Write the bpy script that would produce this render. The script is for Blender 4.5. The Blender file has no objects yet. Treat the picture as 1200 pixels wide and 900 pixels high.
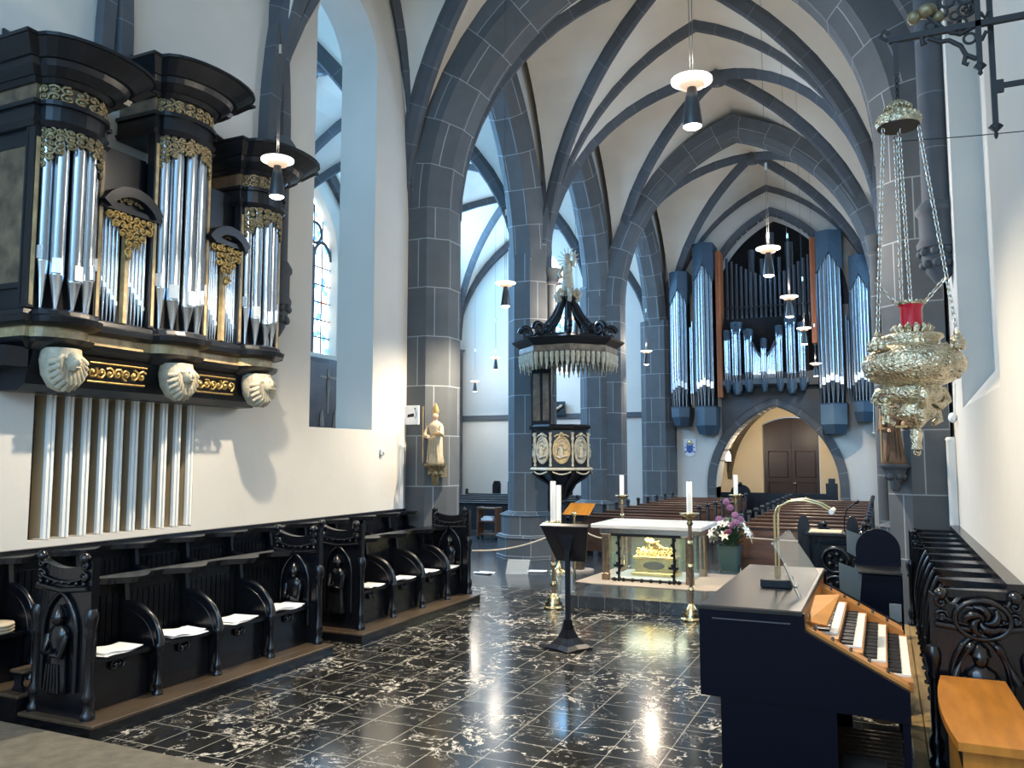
import bpy, math, random
from mathutils import Vector, Matrix
from math import sin, cos, pi, sqrt, radians as R
random.seed(7)
S = bpy.context.scene
COL = S.collection
# ------------------------------------------------------------------ camera, world, big lights, exposure
cam = bpy.data.cameras.new('camera'); cam.lens = 28.8; cam.sensor_width = 36; cam.clip_start = 0.05; cam.clip_end = 200
camo = bpy.data.objects.new('camera', cam); COL.objects.link(camo)
camo.location = (0, 0, 2.2); camo.rotation_euler = (R(90 + 5.06), 0, R(24.3)); S.camera = camo
S.view_settings.view_transform = 'Standard'; S.view_settings.look = 'None'
S.view_settings.gamma = 1.0; S.view_settings.use_curve_mapping = False
S.view_settings.exposure = 0.5
W = bpy.data.worlds.new('sky'); S.world = W; W.use_nodes = True
W.node_tree.nodes['Background'].inputs[0].default_value = (0.55, 0.75, 1.0, 1)
W.node_tree.nodes['Background'].inputs[1].default_value = 1.0
def area(name, loc, rot, sx, sy, power, col):
    l = bpy.data.lights.new(name, 'AREA'); l.shape = 'RECTANGLE'; l.size = sx; l.size_y = sy
    l.energy = power; l.color = col
    o = bpy.data.objects.new(name, l); COL.objects.link(o); o.location = loc; o.rotation_euler = rot
    return o
SKY = (0.24, 0.57, 1.0)
# daylight coming in at the windows: north aisle, west, south aisle, and the choir windows behind the viewer
for yy in (9.5, 14.5, 19.5, 25.4):
    area('north_window_daylight', (-15.1, yy, 8.0), (0, R(-90), 0), 4.5, 2.2, 520, SKY)
    area('south_window_daylight', (8.4, yy, 8.0), (0, R(90), 0), 4.5, 2.2, 380, SKY)
area('west_window_daylight', (-11.8, 28.5, 7.8), (R(-90), 0, 0), 2.2, 4.5, 330, SKY)
area('choir_window_daylight', (-3.3, -4.6, 6.0), (R(90), 0, 0), 6.5, 6.5, 520, (0.27, 0.60, 1.0))
area('choir_side_daylight', (0.7, -2.6, 6.5), (0, R(90), 0), 3.5, 2.0, 150, (0.30, 0.62, 1.0))

# ------------------------------------------------------------------ materials
MATS = {}
def mat(name, col, rough=0.5, metal=0.0, noise=0.0, nscale=6.0, bump=0.0, bscale=40.0, spec=None, col2=None, emit=None, es=1.0, trans=0.0, stretch=None):
    m = bpy.data.materials.new(name); m.use_nodes = True; nt = m.node_tree; b = nt.nodes['Principled BSDF']
    b.inputs['Base Color'].default_value = (*col, 1); b.inputs['Roughness'].default_value = rough
    b.inputs['Metallic'].default_value = metal
    if spec is not None: b.inputs['Specular IOR Level'].default_value = spec
    if trans: b.inputs['Transmission Weight'].default_value = trans
    if emit: b.inputs['Emission Color'].default_value = (*emit, 1); b.inputs['Emission Strength'].default_value = es
    if noise or bump or col2:
        tc = nt.nodes.new('ShaderNodeTexCoord'); mp = nt.nodes.new('ShaderNodeMapping')
        nt.links.new(tc.outputs['Object'], mp.inputs[0])
        if stretch: mp.inputs['Scale'].default_value = stretch
    if noise or col2:
        n = nt.nodes.new('ShaderNodeTexNoise'); n.inputs['Scale'].default_value = nscale; n.inputs['Detail'].default_value = 6
        nt.links.new(mp.outputs[0], n.inputs[0])
        r = nt.nodes.new('ShaderNodeValToRGB'); r.color_ramp.elements[0].position = 0.3; r.color_ramp.elements[1].position = 0.7
        c2 = col2 if col2 else tuple(max(0, c * (1 - noise)) for c in col)
        r.color_ramp.elements[0].color = (*c2, 1); r.color_ramp.elements[1].color = (*col, 1)
        nt.links.new(n.outputs[0], r.inputs[0]); nt.links.new(r.outputs[0], b.inputs['Base Color'])
    if bump:
        n2 = nt.nodes.new('ShaderNodeTexNoise'); n2.inputs['Scale'].default_value = bscale; n2.inputs['Detail'].default_value = 3
        bp = nt.nodes.new('ShaderNodeBump'); bp.inputs['Strength'].default_value = bump; bp.inputs['Distance'].default_value = 0.02
        nt.links.new(mp.outputs[0], n2.inputs[0]); nt.links.new(n2.outputs[0], bp.inputs['Height']); nt.links.new(bp.outputs[0], b.inputs['Normal'])
    MATS[name] = m
    return m
def ashlar(name, c1, c2, mortar, bw=0.55, bh=0.85, ms=0.012):
    m = bpy.data.materials.new(name); m.use_nodes = True; nt = m.node_tree; b = nt.nodes['Principled BSDF']
    b.inputs['Roughness'].default_value = 0.75; b.inputs['Specular IOR Level'].default_value = 0.25
    uv = nt.nodes.new('ShaderNodeUVMap'); br = nt.nodes.new('ShaderNodeTexBrick')
    br.inputs['Scale'].default_value = 1.0; br.inputs['Brick Width'].default_value = bw; br.inputs['Row Height'].default_value = bh
    br.inputs['Mortar Size'].default_value = ms; br.inputs['Mortar Smooth'].default_value = 0.1
    br.inputs['Color1'].default_value = (*c1, 1); br.inputs['Color2'].default_value = (*c2, 1); br.inputs['Mortar'].default_value = (*mortar, 1)
    nt.links.new(uv.outputs[0], br.inputs['Vector'])
    tc = nt.nodes.new('ShaderNodeTexCoord'); n = nt.nodes.new('ShaderNodeTexNoise'); n.inputs['Scale'].default_value = 3; n.inputs['Detail'].default_value = 5
    nt.links.new(tc.outputs['Object'], n.inputs[0])
    mx = nt.nodes.new('ShaderNodeMixRGB'); mx.blend_type = 'MULTIPLY'; mx.inputs[0].default_value = 0.35
    nt.links.new(br.outputs[0], mx.inputs[1]); nt.links.new(n.outputs[0], mx.inputs[2]); nt.links.new(mx.outputs[0], b.inputs['Base Color'])
    MATS[name] = m
    return m
mat('plaster', (0.62, 0.60, 0.55), 0.9, noise=0.06, nscale=1.2, bump=0.15, bscale=9, spec=0.1)
mat('vault_plaster', (0.72, 0.68, 0.60), 0.9, noise=0.12, nscale=0.8, spec=0.1)
mat('cream_wall', (0.70, 0.62, 0.48), 0.9, noise=0.06, nscale=1.5, spec=0.1)
ashlar('ashlar', (0.108, 0.116, 0.122), (0.134, 0.142, 0.148), (0.34, 0.36, 0.37), 0.62, 0.85, 0.009)
ashlar('rib_stone', (0.095, 0.105, 0.118), (0.115, 0.125, 0.138), (0.22, 0.24, 0.26), 5.0, 0.7, 0.006)
mat('black_wood', (0.0045, 0.0055, 0.0085), 0.24, noise=0.5, nscale=5, bump=0.12, bscale=30, stretch=(1, 1, 0.2), spec=0.55)
mat('case_wood', (0.008, 0.010, 0.014), 0.34, noise=0.4, nscale=5, spec=0.45)
mat('worn_wood', (0.075, 0.052, 0.032), 0.4, noise=0.5, nscale=3, stretch=(4, 0.6, 4))
mat('plank_wood', (0.42, 0.29, 0.12), 0.45, noise=0.45, nscale=2.5, bump=0.2, bscale=12, stretch=(6, 0.8, 6))
mat('marbled_wood', (0.20, 0.145, 0.085), 0.45, col2=(0.075, 0.05, 0.032), nscale=7)
mat('marbled_gold', (0.55, 0.42, 0.21), 0.45, col2=(0.27, 0.19, 0.10), nscale=9)
mat('gilt', (0.62, 0.42, 0.15), 0.38, metal=0.85, noise=0.5, nscale=25)
mat('dull_gilt', (0.36, 0.28, 0.15), 0.45, metal=0.5, noise=0.6, nscale=25)
mat('carved_cream', (0.50, 0.45, 0.33), 0.6, noise=0.35, nscale=14, bump=0.4, bscale=30)
mat('pipe_tin', (0.62, 0.68, 0.74), 0.24, metal=1.0)
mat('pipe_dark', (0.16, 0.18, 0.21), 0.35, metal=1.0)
mat('pipe_mouth', (0.80, 0.84, 0.86), 0.3, metal=1.0)
mat('blue_case', (0.035, 0.065, 0.10), 0.4, noise=0.3, nscale=10, bump=0.6, bscale=45)
mat('dark_slate', (0.05, 0.062, 0.075), 0.6, noise=0.1)
mat('blue_corbel', (0.05, 0.085, 0.12), 0.5, noise=0.1)
mat('orange_wood', (0.46, 0.16, 0.06), 0.45, noise=0.3, nscale=6, stretch=(5, 5, .5))
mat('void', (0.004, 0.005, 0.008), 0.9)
mat('white_paint', (0.78, 0.78, 0.74), 0.6)
mat('louvre_dark', (0.09, 0.085, 0.075), 0.9)
mat('brown_robe', (0.16, 0.085, 0.04), 0.55, noise=0.4, nscale=14)
mat('tan_panel', (0.42, 0.34, 0.22), 0.7)
mat('black_metal', (0.005, 0.006, 0.010), 0.35, metal=0.0, spec=0.3)
mat('grey_metal', (0.10, 0.105, 0.11), 0.4, metal=0.7)
mat('lamp_shell', (0.045, 0.047, 0.05), 0.35, metal=0.3)
mat('lamp_copper', (0.75, 0.55, 0.38), 0.4, emit=(1.0, 0.72, 0.5), es=0.5)
mat('lamp_ring', (0.95, 0.92, 0.86), 0.5, emit=(1.0, 0.93, 0.82), es=1.6)
mat('lamp_glow', (1, 1, 1), 0.5, emit=(1.0, 0.93, 0.80), es=14)
mat('brass', (0.62, 0.50, 0.28), 0.22, metal=1.0)
mat('antique_silver', (0.92, 0.78, 0.54), 0.22, metal=1.0, noise=0.55, nscale=16, bump=0.9, bscale=55)
mat('silver', (0.72, 0.68, 0.60), 0.2, metal=1.0)
mat('bronze_column', (0.30, 0.20, 0.13), 0.35, metal=0.6, noise=0.4, nscale=20)
mat('red_glass', (0.28, 0.0, 0.015), 0.1, emit=(0.9, 0.0, 0.04), es=0.10, spec=0.8)
mat('candle_wax', (0.85, 0.83, 0.76), 0.5)
mat('altar_marble', (0.68, 0.68, 0.66), 0.25, noise=0.08, nscale=3)
mat('gold', (0.85, 0.62, 0.22), 0.25, metal=1.0, noise=0.3, nscale=18)
mat('mat_beige', (0.36, 0.29, 0.23), 0.9)
mat('console_wood', (0.50, 0.22, 0.05), 0.35, noise=0.3, nscale=3, stretch=(1, 5, 1))
mat('bench_wood', (0.50, 0.20, 0.03), 0.3, noise=0.35, nscale=2.2, stretch=(6, 1, 1))
mat('ivory', (0.80, 0.78, 0.70), 0.35)
mat('ebony', (0.012, 0.012, 0.014), 0.3)
mat('console_top', (0.014, 0.016, 0.018), 0.3, noise=0.5, nscale=3, stretch=(4, .5, 1))
mat('console_blue', (0.0012, 0.0022, 0.008), 0.42, spec=0.12)
mat('acrylic_grey', (0.14, 0.18, 0.20), 0.15)
mat('pew_wood', (0.17, 0.080, 0.045), 0.32, noise=0.5, nscale=3, stretch=(.6, 5, 3))
mat('dark_pew', (0.012, 0.013, 0.017), 0.4)
mat('paper', (0.80, 0.82, 0.86), 0.8)
mat('sign_white', (0.80, 0.80, 0.80), 0.6)
mat('slate_vase', (0.05, 0.09, 0.09), 0.25)
mat('leaf', (0.06, 0.14, 0.05), 0.5, noise=0.4, nscale=12)
mat('lily', (0.85, 0.82, 0.74), 0.6)
mat('purple_flower', (0.36, 0.16, 0.30), 0.7, noise=0.3, nscale=40)
mat('dark_red_flower', (0.14, 0.02, 0.06), 0.7)
mat('rope_beige', (0.48, 0.42, 0.34), 0.8)
mat('door_wood', (0.040, 0.018, 0.013), 0.4, noise=0.4, nscale=3, stretch=(6, 6, .5))
mat('dark_canvas_paint', (0.025, 0.016, 0.018), 0.5, col2=(0.07, 0.045, 0.035), nscale=2)  # dark reddish colours of the painting itself
mat('painted_flesh', (0.22, 0.17, 0.12), 0.6, noise=0.5, nscale=5)
mat('robe_cream', (0.62, 0.50, 0.33), 0.55, noise=0.3, nscale=14)
mat('robe_gold', (0.50, 0.33, 0.12), 0.45, metal=0.3, noise=0.3, nscale=18)
mat('robe_red', (0.30, 0.07, 0.05), 0.6)
mat('skin', (0.50, 0.32, 0.22), 0.6)
mat('shield_blue', (0.05, 0.12, 0.36), 0.5)
mat('beige_stone', (0.13, 0.115, 0.085), 0.7, noise=0.4, nscale=9, bump=0.3, bscale=30)
mat('straw', (0.60, 0.52, 0.38), 0.8, noise=0.2, nscale=30)
mat('iron', (0.018, 0.016, 0.015), 0.6)
mat('rib_red', (0.20, 0.08, 0.06), 0.8)
m = mat('clear_acrylic', (0.75, 0.8, 0.8), 0.08, trans=0.0); b = m.node_tree.nodes['Principled BSDF']; b.inputs['Alpha'].default_value = 0.28
m = mat('altar_glass', (0.75, 0.95, 0.80), 0.05); b = m.node_tree.nodes['Principled BSDF']; b.inputs['Alpha'].default_value = 0.07
# stained glass: bright daylight through small coloured and clear panes
def glassmat():
    m = bpy.data.materials.new('stained_glass'); m.use_nodes = True; nt = m.node_tree; b = nt.nodes['Principled BSDF']
    tc = nt.nodes.new('ShaderNodeTexCoord'); v = nt.nodes.new('ShaderNodeTexVoronoi'); v.inputs['Scale'].default_value = 5
    nt.links.new(tc.outputs['Object'], v.inputs[0])
    r = nt.nodes.new('ShaderNodeValToRGB'); e = r.color_ramp.elements
    e[0].position = 0; e[0].color = (0.10, 0.35, 0.75, 1); e[1].position = 1; e[1].color = (0.75, 0.92, 1, 1)
    for p, c in ((0.16, (0.85, 0.95, 1)), (0.3, (0.35, 0.65, 0.95)), (0.42, (1, 1, 1)), (0.62, (0.55, 0.85, 1.0)), (0.72, (1, 1, 0.95)), (0.82, (0.9, 0.45, 0.3)), (0.86, (0.8, 0.95, 1))):
        x = e.new(p); x.color = (*c, 1)
    r.color_ramp.interpolation = 'CONSTANT'
    sp = nt.nodes.new('ShaderNodeSeparateColor'); nt.links.new(v.outputs['Color'], sp.inputs[0])
    nt.links.new(sp.outputs[0], r.inputs[0]); nt.links.new(r.outputs[0], b.inputs['Emission Color']); b.inputs['Emission Strength'].default_value = 2.6
    b.inputs['Base Color'].default_value = (0.1, 0.1, 0.1, 1); b.inputs['Roughness'].default_value = 0.3
    MATS['stained_glass'] = m
glassmat()
# floor: polished black marble slabs with broken white veins, pale joints
def floormat(name, vein, base, vein_lo, joint, rough):
    m = bpy.data.materials.new(name); m.use_nodes = True; nt = m.node_tree; b = nt.nodes['Principled BSDF']
    tc = nt.nodes.new('ShaderNodeTexCoord'); L = nt.links.new
    def N(t): return nt.nodes.new('ShaderNode' + t)
    br = N('TexBrick'); br.inputs['Scale'].default_value = 1; br.inputs['Brick Width'].default_value = 0.406; br.inputs['Row Height'].default_value = 0.406
    br.inputs['Mortar Size'].default_value = 0.0045; br.inputs['Mortar Smooth'].default_value = 0.2; br.offset = 0.0
    br.inputs['Color1'].default_value = (1, 1, 1, 1); br.inputs['Color2'].default_value = (0.45, 0.45, 0.45, 1); br.inputs['Mortar'].default_value = (0, 0, 0, 1)
    mp = N('Mapping'); mp.inputs['Location'].default_value = (3.57 - 0.406 * 8 + .406, 0.1, 0)
    L(tc.outputs['Object'], mp.inputs[0]); L(mp.outputs[0], br.inputs[0])
    # veins: thin ridges of a warped noise, broken up and gathered in patches
    n1 = N('TexNoise'); n1.inputs['Scale'].default_value = 2.6; n1.inputs['Detail'].default_value = 10; n1.inputs['Roughness'].default_value = 0.68; n1.inputs['Distortion'].default_value = 0.6
    L(tc.outputs['Object'], n1.inputs[0])
    s = N('Math'); s.operation = 'SUBTRACT'; s.inputs[1].default_value = 0.5; L(n1.outputs[0], s.inputs[0])
    a = N('Math'); a.operation = 'ABSOLUTE'; L(s.outputs[0], a.inputs[0])
    n2 = N('TexNoise'); n2.inputs['Scale'].default_value = 1.4; n2.inputs['Detail'].default_value = 3; L(tc.outputs['Object'], n2.inputs[0])
    n3 = N('TexNoise'); n3.inputs['Scale'].default_value = 14; n3.inputs['Detail'].default_value = 5; L(tc.outputs['Object'], n3.inputs[0])
    t1 = N('MapRange'); t1.inputs['From Min'].default_value = 0.45; t1.inputs['From Max'].default_value = 0.66; t1.inputs['To Min'].default_value = 0.002; t1.inputs['To Max'].default_value = 0.022; L(n2.outputs[0], t1.inputs[0])
    t2 = N('MapRange'); t2.inputs['From Min'].default_value = 0.38; t2.inputs['From Max'].default_value = 0.58; t2.inputs['To Min'].default_value = 0.0; t2.inputs['To Max'].default_value = 1.0; L(n3.outputs[0], t2.inputs[0])
    th = N('Math'); th.operation = 'MULTIPLY'; L(t1.outputs[0], th.inputs[0]); L(t2.outputs[0], th.inputs[1])
    d = N('Math'); d.operation = 'SUBTRACT'; L(th.outputs[0], d.inputs[0]); L(a.outputs[0], d.inputs[1])
    k = N('MapRange'); k.inputs['From Min'].default_value = -0.004; k.inputs['From Max'].default_value = 0.004; L(d.outputs[0], k.inputs[0])
    kk = N('Math'); kk.operation = 'MULTIPLY'; kk.inputs[1].default_value = vein; L(k.outputs[0], kk.inputs[0])
    n4 = N('TexNoise'); n4.inputs['Scale'].default_value = 2.0; n4.inputs['Detail'].default_value = 6; L(tc.outputs['Object'], n4.inputs[0])
    r4 = N('ValToRGB'); r4.color_ramp.elements[0].position = 0.35; r4.color_ramp.elements[1].position = 0.7
    r4.color_ramp.elements[0].color = (*base, 1); r4.color_ramp.elements[1].color = (*vein_lo, 1); L(n4.outputs[0], r4.inputs[0])
    mb_ = N('MixRGB'); mb_.blend_type = 'MULTIPLY'; mb_.inputs[0].default_value = 0.6; L(r4.outputs[0], mb_.inputs[1]); L(br.outputs[0], mb_.inputs[2])
    mv = N('MixRGB'); mv.inputs[2].default_value = (0.50, 0.47, 0.40, 1); L(kk.outputs[0], mv.inputs[0]); L(mb_.outputs[0], mv.inputs[1])
    mj = N('MixRGB'); mj.inputs[2].default_value = (*joint, 1); L(br.outputs['Fac'], mj.inputs[0]); L(mv.outputs[0], mj.inputs[1])
    L(mj.outputs[0], b.inputs['Base Color'])
    rr = N('MapRange'); rr.inputs['To Min'].default_value = rough; rr.inputs['To Max'].default_value = 0.4; L(kk.outputs[0], rr.inputs[0]); L(rr.outputs[0], b.inputs['Roughness'])
    b.inputs['Specular IOR Level'].default_value = 0.6
    MATS[name] = m
floormat('marble_floor', 1.0, (0.009, 0.010, 0.011), (0.026, 0.025, 0.022), (0.30, 0.29, 0.25), 0.15)
floormat('slate_floor', 0.15, (0.035, 0.042, 0.05), (0.06, 0.068, 0.076), (0.16, 0.17, 0.18), 0.16)

# ------------------------------------------------------------------ mesh helper
ORG = {}
class MB:
    def __init__(s): s.v = []; s.f = []; s.uv = []; s.sm = []
    def add(s, vs, fs, uvs=None, smooth=False):
        o = len(s.v); s.v += [tuple(p) for p in vs]
        for i, f in enumerate(fs):
            s.f.append([o + k for k in f]); s.uv.append(uvs[i] if uvs else [(0, 0)] * len(f)); s.sm.append(smooth)
        return s
    def box(s, x0, y0, z0, x1, y1, z1):
        vs = [(x0, y0, z0), (x1, y0, z0), (x1, y1, z0), (x0, y1, z0), (x0, y0, z1), (x1, y0, z1), (x1, y1, z1), (x0, y1, z1)]
        fs = [(0, 3, 2, 1), (4, 5, 6, 7), (0, 1, 5, 4), (1, 2, 6, 5), (2, 3, 7, 6), (3, 0, 4, 7)]
        uvs = []
        for f in fs:
            n = [vs[i] for i in f]
            dx = max(p[0] for p in n) - min(p[0] for p in n); dy = max(p[1] for p in n) - min(p[1] for p in n)
            if dx < 1e-9: uvs.append([(p[1], p[2]) for p in n])
            elif dy < 1e-9: uvs.append([(p[0], p[2]) for p in n])
            else: uvs.append([(p[0], p[1]) for p in n])
        return s.add(vs, fs, uvs)
    def bbox(s, x0, y0, z0, x1, y1, z1, b=0.01):
        """box with chamfered vertical and horizontal edges"""
        pts = [(x0 + b, y0), (x1 - b, y0), (x1, y0 + b), (x1, y1 - b), (x1 - b, y1), (x0 + b, y1), (x0, y1 - b), (x0, y0 + b)]
        def sh(p, k): cx, cy = (x0 + x1) / 2, (y0 + y1) / 2; return (p[0] - k * b * (1 if p[0] > cx else -1), p[1] - k * b * (1 if p[1] > cy else -1))
        return s.rings([[(*sh(p, 1), z0) for p in pts], [(*p, z0 + b) for p in pts], [(*p, z1 - b) for p in pts], [(*sh(p, 1), z1) for p in pts]])
    def rings(s, rs, closed=True, caps=True, smooth=False, uvm=None):
        n = len(rs[0]); vs = [p for r in rs for p in r]; fs = []; uvs = []
        m = n if closed else n - 1
        per = [0]
        for i in range(n): per.append(per[-1] + (Vector(rs[0][(i + 1) % n]) - Vector(rs[0][i])).length)
        ln = [0]
        for j in range(len(rs) - 1): ln.append(ln[-1] + max((Vector(rs[j + 1][i]) - Vector(rs[j][i])).length for i in (0, n // 2)))
        for j in range(len(rs) - 1):
            for i in range(m):
                fs.append((j * n + i, j * n + (i + 1) % n, (j + 1) * n + (i + 1) % n, (j + 1) * n + i))
                uvs.append([(per[i], ln[j]), (per[i + 1], ln[j]), (per[i + 1], ln[j + 1]), (per[i], ln[j + 1])])
        s.add(vs, fs, uvs, smooth)
        if caps and closed:
            s.add(rs[0], [tuple(reversed(range(n)))]); s.add(rs[-1], [tuple(range(n))])
        return s
    def prism(s, poly, axis, a, b):
        """polygon in the plane across `axis`, extruded from a to b. poly pairs: x->(y,z) y->(x,z) z->(x,y)"""
        def P(p, t): return {'x': (t, p[0], p[1]), 'y': (p[0], t, p[1]), 'z': (p[0], p[1], t)}[axis]
        return s.rings([[P(p, a) for p in poly], [P(p, b) for p in poly]])
    def lathe(s, prof, c=(0, 0, 0), n=16, a0=0, a1=2 * pi, sx=1, sy=1, caps=True):
        full = abs(a1 - a0 - 2 * pi) < 1e-6; k = n if full else n + 1
        rs = []
        for r, z in prof:
            r = max(r, 1e-4)
            rs.append([(c[0] + sx * r * cos(a0 + (a1 - a0) * i / n), c[1] + sy * r * sin(a0 + (a1 - a0) * i / n), c[2] + z) for i in range(k)])
        return s.rings(rs, closed=full, caps=caps and full, smooth=True)
    def tube(s, pts, r, n=8, closed=False):
        pts = [Vector(p) for p in pts]; rs = []; N = len(pts)
        up = None
        for i, p in enumerate(pts):
            if closed: t = (pts[(i + 1) % N] - pts[i - 1])
            else: t = (pts[min(i + 1, N - 1)] - pts[max(i - 1, 0)])
            t.normalize()
            if up is None: up = t.orthogonal().normalized()
            up = (up - t * up.dot(t)); up = up.normalized() if up.length > 1e-6 else t.orthogonal().normalized()
            w = t.cross(up); rr = r[i] if isinstance(r, (list, tuple)) else r
            rs.append([tuple(p + (up * cos(2 * pi * k / n) + w * sin(2 * pi * k / n)) * rr) for k in range(n)])
        if closed: rs.append(rs[0])
        return s.rings(rs, smooth=True, caps=not closed)
    def ball(s, c, r, n=10, sx=1, sy=1, sz=1):
        return s.lathe([(r * sin(pi * i / (n // 2 + 2)), -r * sz * cos(pi * i / (n // 2 + 2))) for i in range(n // 2 + 3)], c, n, sx=sx, sy=sy)
    def quad(s, a, b, c, d): return s.add([a, b, c, d], [(0, 1, 2, 3)], [[(0, 0), (1, 0), (1, 1), (0, 1)]])
    def merge(s, o, M=None):
        k = len(s.v); s.v += [tuple(M @ Vector(p)) if M else p for p in o.v]
        s.f += [[i + k for i in f] for f in o.f]; s.uv += o.uv; s.sm += o.sm
        return s
    def build(s, name, material, parent=None, loc=None, kind=None):
        o0 = Vector((0, 0, 0))
        if parent is not None: o0 = ORG.get(parent.name, Vector((0, 0, 0)))
        elif loc is not None: o0 = Vector(loc)
        me = bpy.data.meshes.new(name)
        me.from_pydata([tuple(Vector(p) - o0) for p in s.v], [], s.f)
        ul = me.uv_layers.new(name='UVMap'); flat = []
        for u in s.uv:
            for q in u: flat += [q[0], q[1]]
        ul.data.foreach_set('uv', flat)
        me.polygons.foreach_set('use_smooth', s.sm)
        me.materials.append(MATS[material])
        o = bpy.data.objects.new(name, me); COL.objects.link(o)
        if parent is not None: o.parent = parent
        else: o.location = o0
        ORG[o.name] = o0
        if kind: o['kind'] = kind
        return o
def tag(o, label, cat, group=None, kind=None):
    o['label'] = label; o['category'] = cat
    if group: o['group'] = group
    if kind: o['kind'] = kind
    return o
def thing(name, loc, label, cat, group=None):
    o = bpy.data.objects.new(name, None); COL.objects.link(o); o.location = loc; o.empty_display_size = 0.1
    ORG[o.name] = Vector(loc)
    return tag(o, label, cat, group)
def dup(o, loc, rz=0.0, label=None, group=None, scale=None, par=None):
    c = o.copy(); COL.objects.link(c)
    if par is None:
        c.location = loc; c.rotation_euler = (0, 0, rz)
        if scale: c.scale = (scale, scale, scale)
        if label: c['label'] = label
        if group: c['group'] = group
    else: c.parent = par
    for ch in [x for x in o.children]: dup(ch, None, par=c)
    return c
def arc(cx, cy, r, a0, a1, n): return [(cx + r * cos(a0 + (a1 - a0) * i / n), cy + r * sin(a0 + (a1 - a0) * i / n)) for i in range(n + 1)]
def gothic(half, rise, n=14):
    """points (t, h) of a pointed arch from t=-half to t=+half with apex h=rise"""
    k = rise / half; c = max((k * k - 1) / 2, 0.0) * half; rad = half + c
    am = math.acos(min(1, c / rad)); pts = []
    ky = rise / (rad * sin(am))
    for i in range(n + 1):
        a = am * i / n; pts.append((-(rad * cos(a) - c), rad * sin(a) * ky))
    return pts + [(-t, h) for t, h in reversed(pts[:-1])]
def garch(half, rise):
    """height above the springing at offset t"""
    k = rise / half; c = max((k * k - 1) / 2, 0.0) * half; rad = half + c; ky = rise / sqrt(rad * rad - c * c)
    return lambda t: ky * sqrt(max(rad * rad - (min(abs(t), half) + c) ** 2, 0))
# ================================================================== THE ROOM
AX = -3.35                      # nave axis
NL, NR = -6.75, 0.05            # arcade faces
ZS, ZC = 6.4, 11.3              # springing and crown of the ribs
def struct(mb, name, material): return mb.build(name, material, kind='structure')
def g_norm(k=1.42):
    f = garch(1.0, k); return lambda t: f(t) / k
G = g_norm()
def gpath(half, rise, n=14): return [(t * half, h * rise / 1.42) for t, h in gothic(1.0, 1.42, n)]
def wall_strips(mb, plane, a, t, s0, s1, z0, z1, ops):
    cuts = {s0, s1}
    for o in ops:
        n = 1 if not callable(o[3]) and not callable(o[2]) else 28
        for i in range(n + 1): cuts.add(o[0] + (o[1] - o[0]) * i / n)
    cs = sorted(c for c in cuts if s0 - 1e-6 <= c <= s1 + 1e-6)
    ev = lambda f, s: f(s) if callable(f) else f
    P = (lambda s, q, z: (q, s, z)) if plane == 'x' else (lambda s, q, z: (s, q, z))
    for i in range(len(cs) - 1):
        A, B = cs[i], cs[i + 1]; mid = (A + B) / 2
        hs = sorted([o for o in ops if o[0] < mid < o[1]], key=lambda o: ev(o[2], mid))
        lo = (z0, z0)
        for o in hs + [None]:
            hi = (z1, z1) if o is None else (ev(o[2], A), ev(o[2], B))
            if hi[0] > lo[0] + 1e-6 or hi[1] > lo[1] + 1e-6:
                for q in (a, a + t):
                    mb.add([P(A, q, lo[0]), P(B, q, lo[1]), P(B, q, hi[1]), P(A, q, hi[0])], [(0, 1, 2, 3)], [[(A, lo[0]), (B, lo[1]), (B, hi[1]), (A, hi[0])]])
            if o is not None:
                for zz in (o[2], o[3]):
                    if zz is o[2] and ev(zz, A) <= z0 + 1e-6: continue
                    mb.add([P(A, a, ev(zz, A)), P(B, a, ev(zz, B)), P(B, a + t, ev(zz, B)), P(A, a + t, ev(zz, A))], [(0, 1, 2, 3)])
                lo = (ev(o[3], A), ev(o[3], B))
    for o in ops:
        for s in (o[0], o[1]):
            mb.add([P(s, a, ev(o[2], s)), P(s, a + t, ev(o[2], s)), P(s, a + t, ev(o[3], s)), P(s, a, ev(o[3], s))], [(0, 1, 2, 3)])
    return mb
def arch_sweep(mb, plane, s0, half, zs, rise, prof, a0, n=16, pts=None):
    """prof: list of (a,b): a along the wall's normal from a0, b outwards from the intrados"""
    pts = pts or gothic(half, rise, n); rs = []
    N = len(pts)
    for i, (t, h) in enumerate(pts):
        if i == 0: nx, nz = -1.0, 0.0
        elif i == N - 1: nx, nz = 1.0, 0.0
        else:
            p, q = pts[i - 1], pts[i + 1]; dx, dz = q[0] - p[0], q[1] - p[1]; l = math.hypot(dx, dz); nx, nz = -dz / l, dx / l
        k = 1.0
        if i == N // 2:
            p = pts[i - 1]; dx, dz = t - p[0], h - p[1]; l = math.hypot(dx, dz); k = 1 / max(dx / l, .3); nx, nz = 0, 1
        rs.append([((s0 + t + nx * b * k), a0 + a, zs + h + nz * b * k) if plane == 'y' else (a0 + a, s0 + t + nx * b * k, zs + h + nz * b * k) for a, b in prof])
    return mb.rings(rs, uvm=True)
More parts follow.
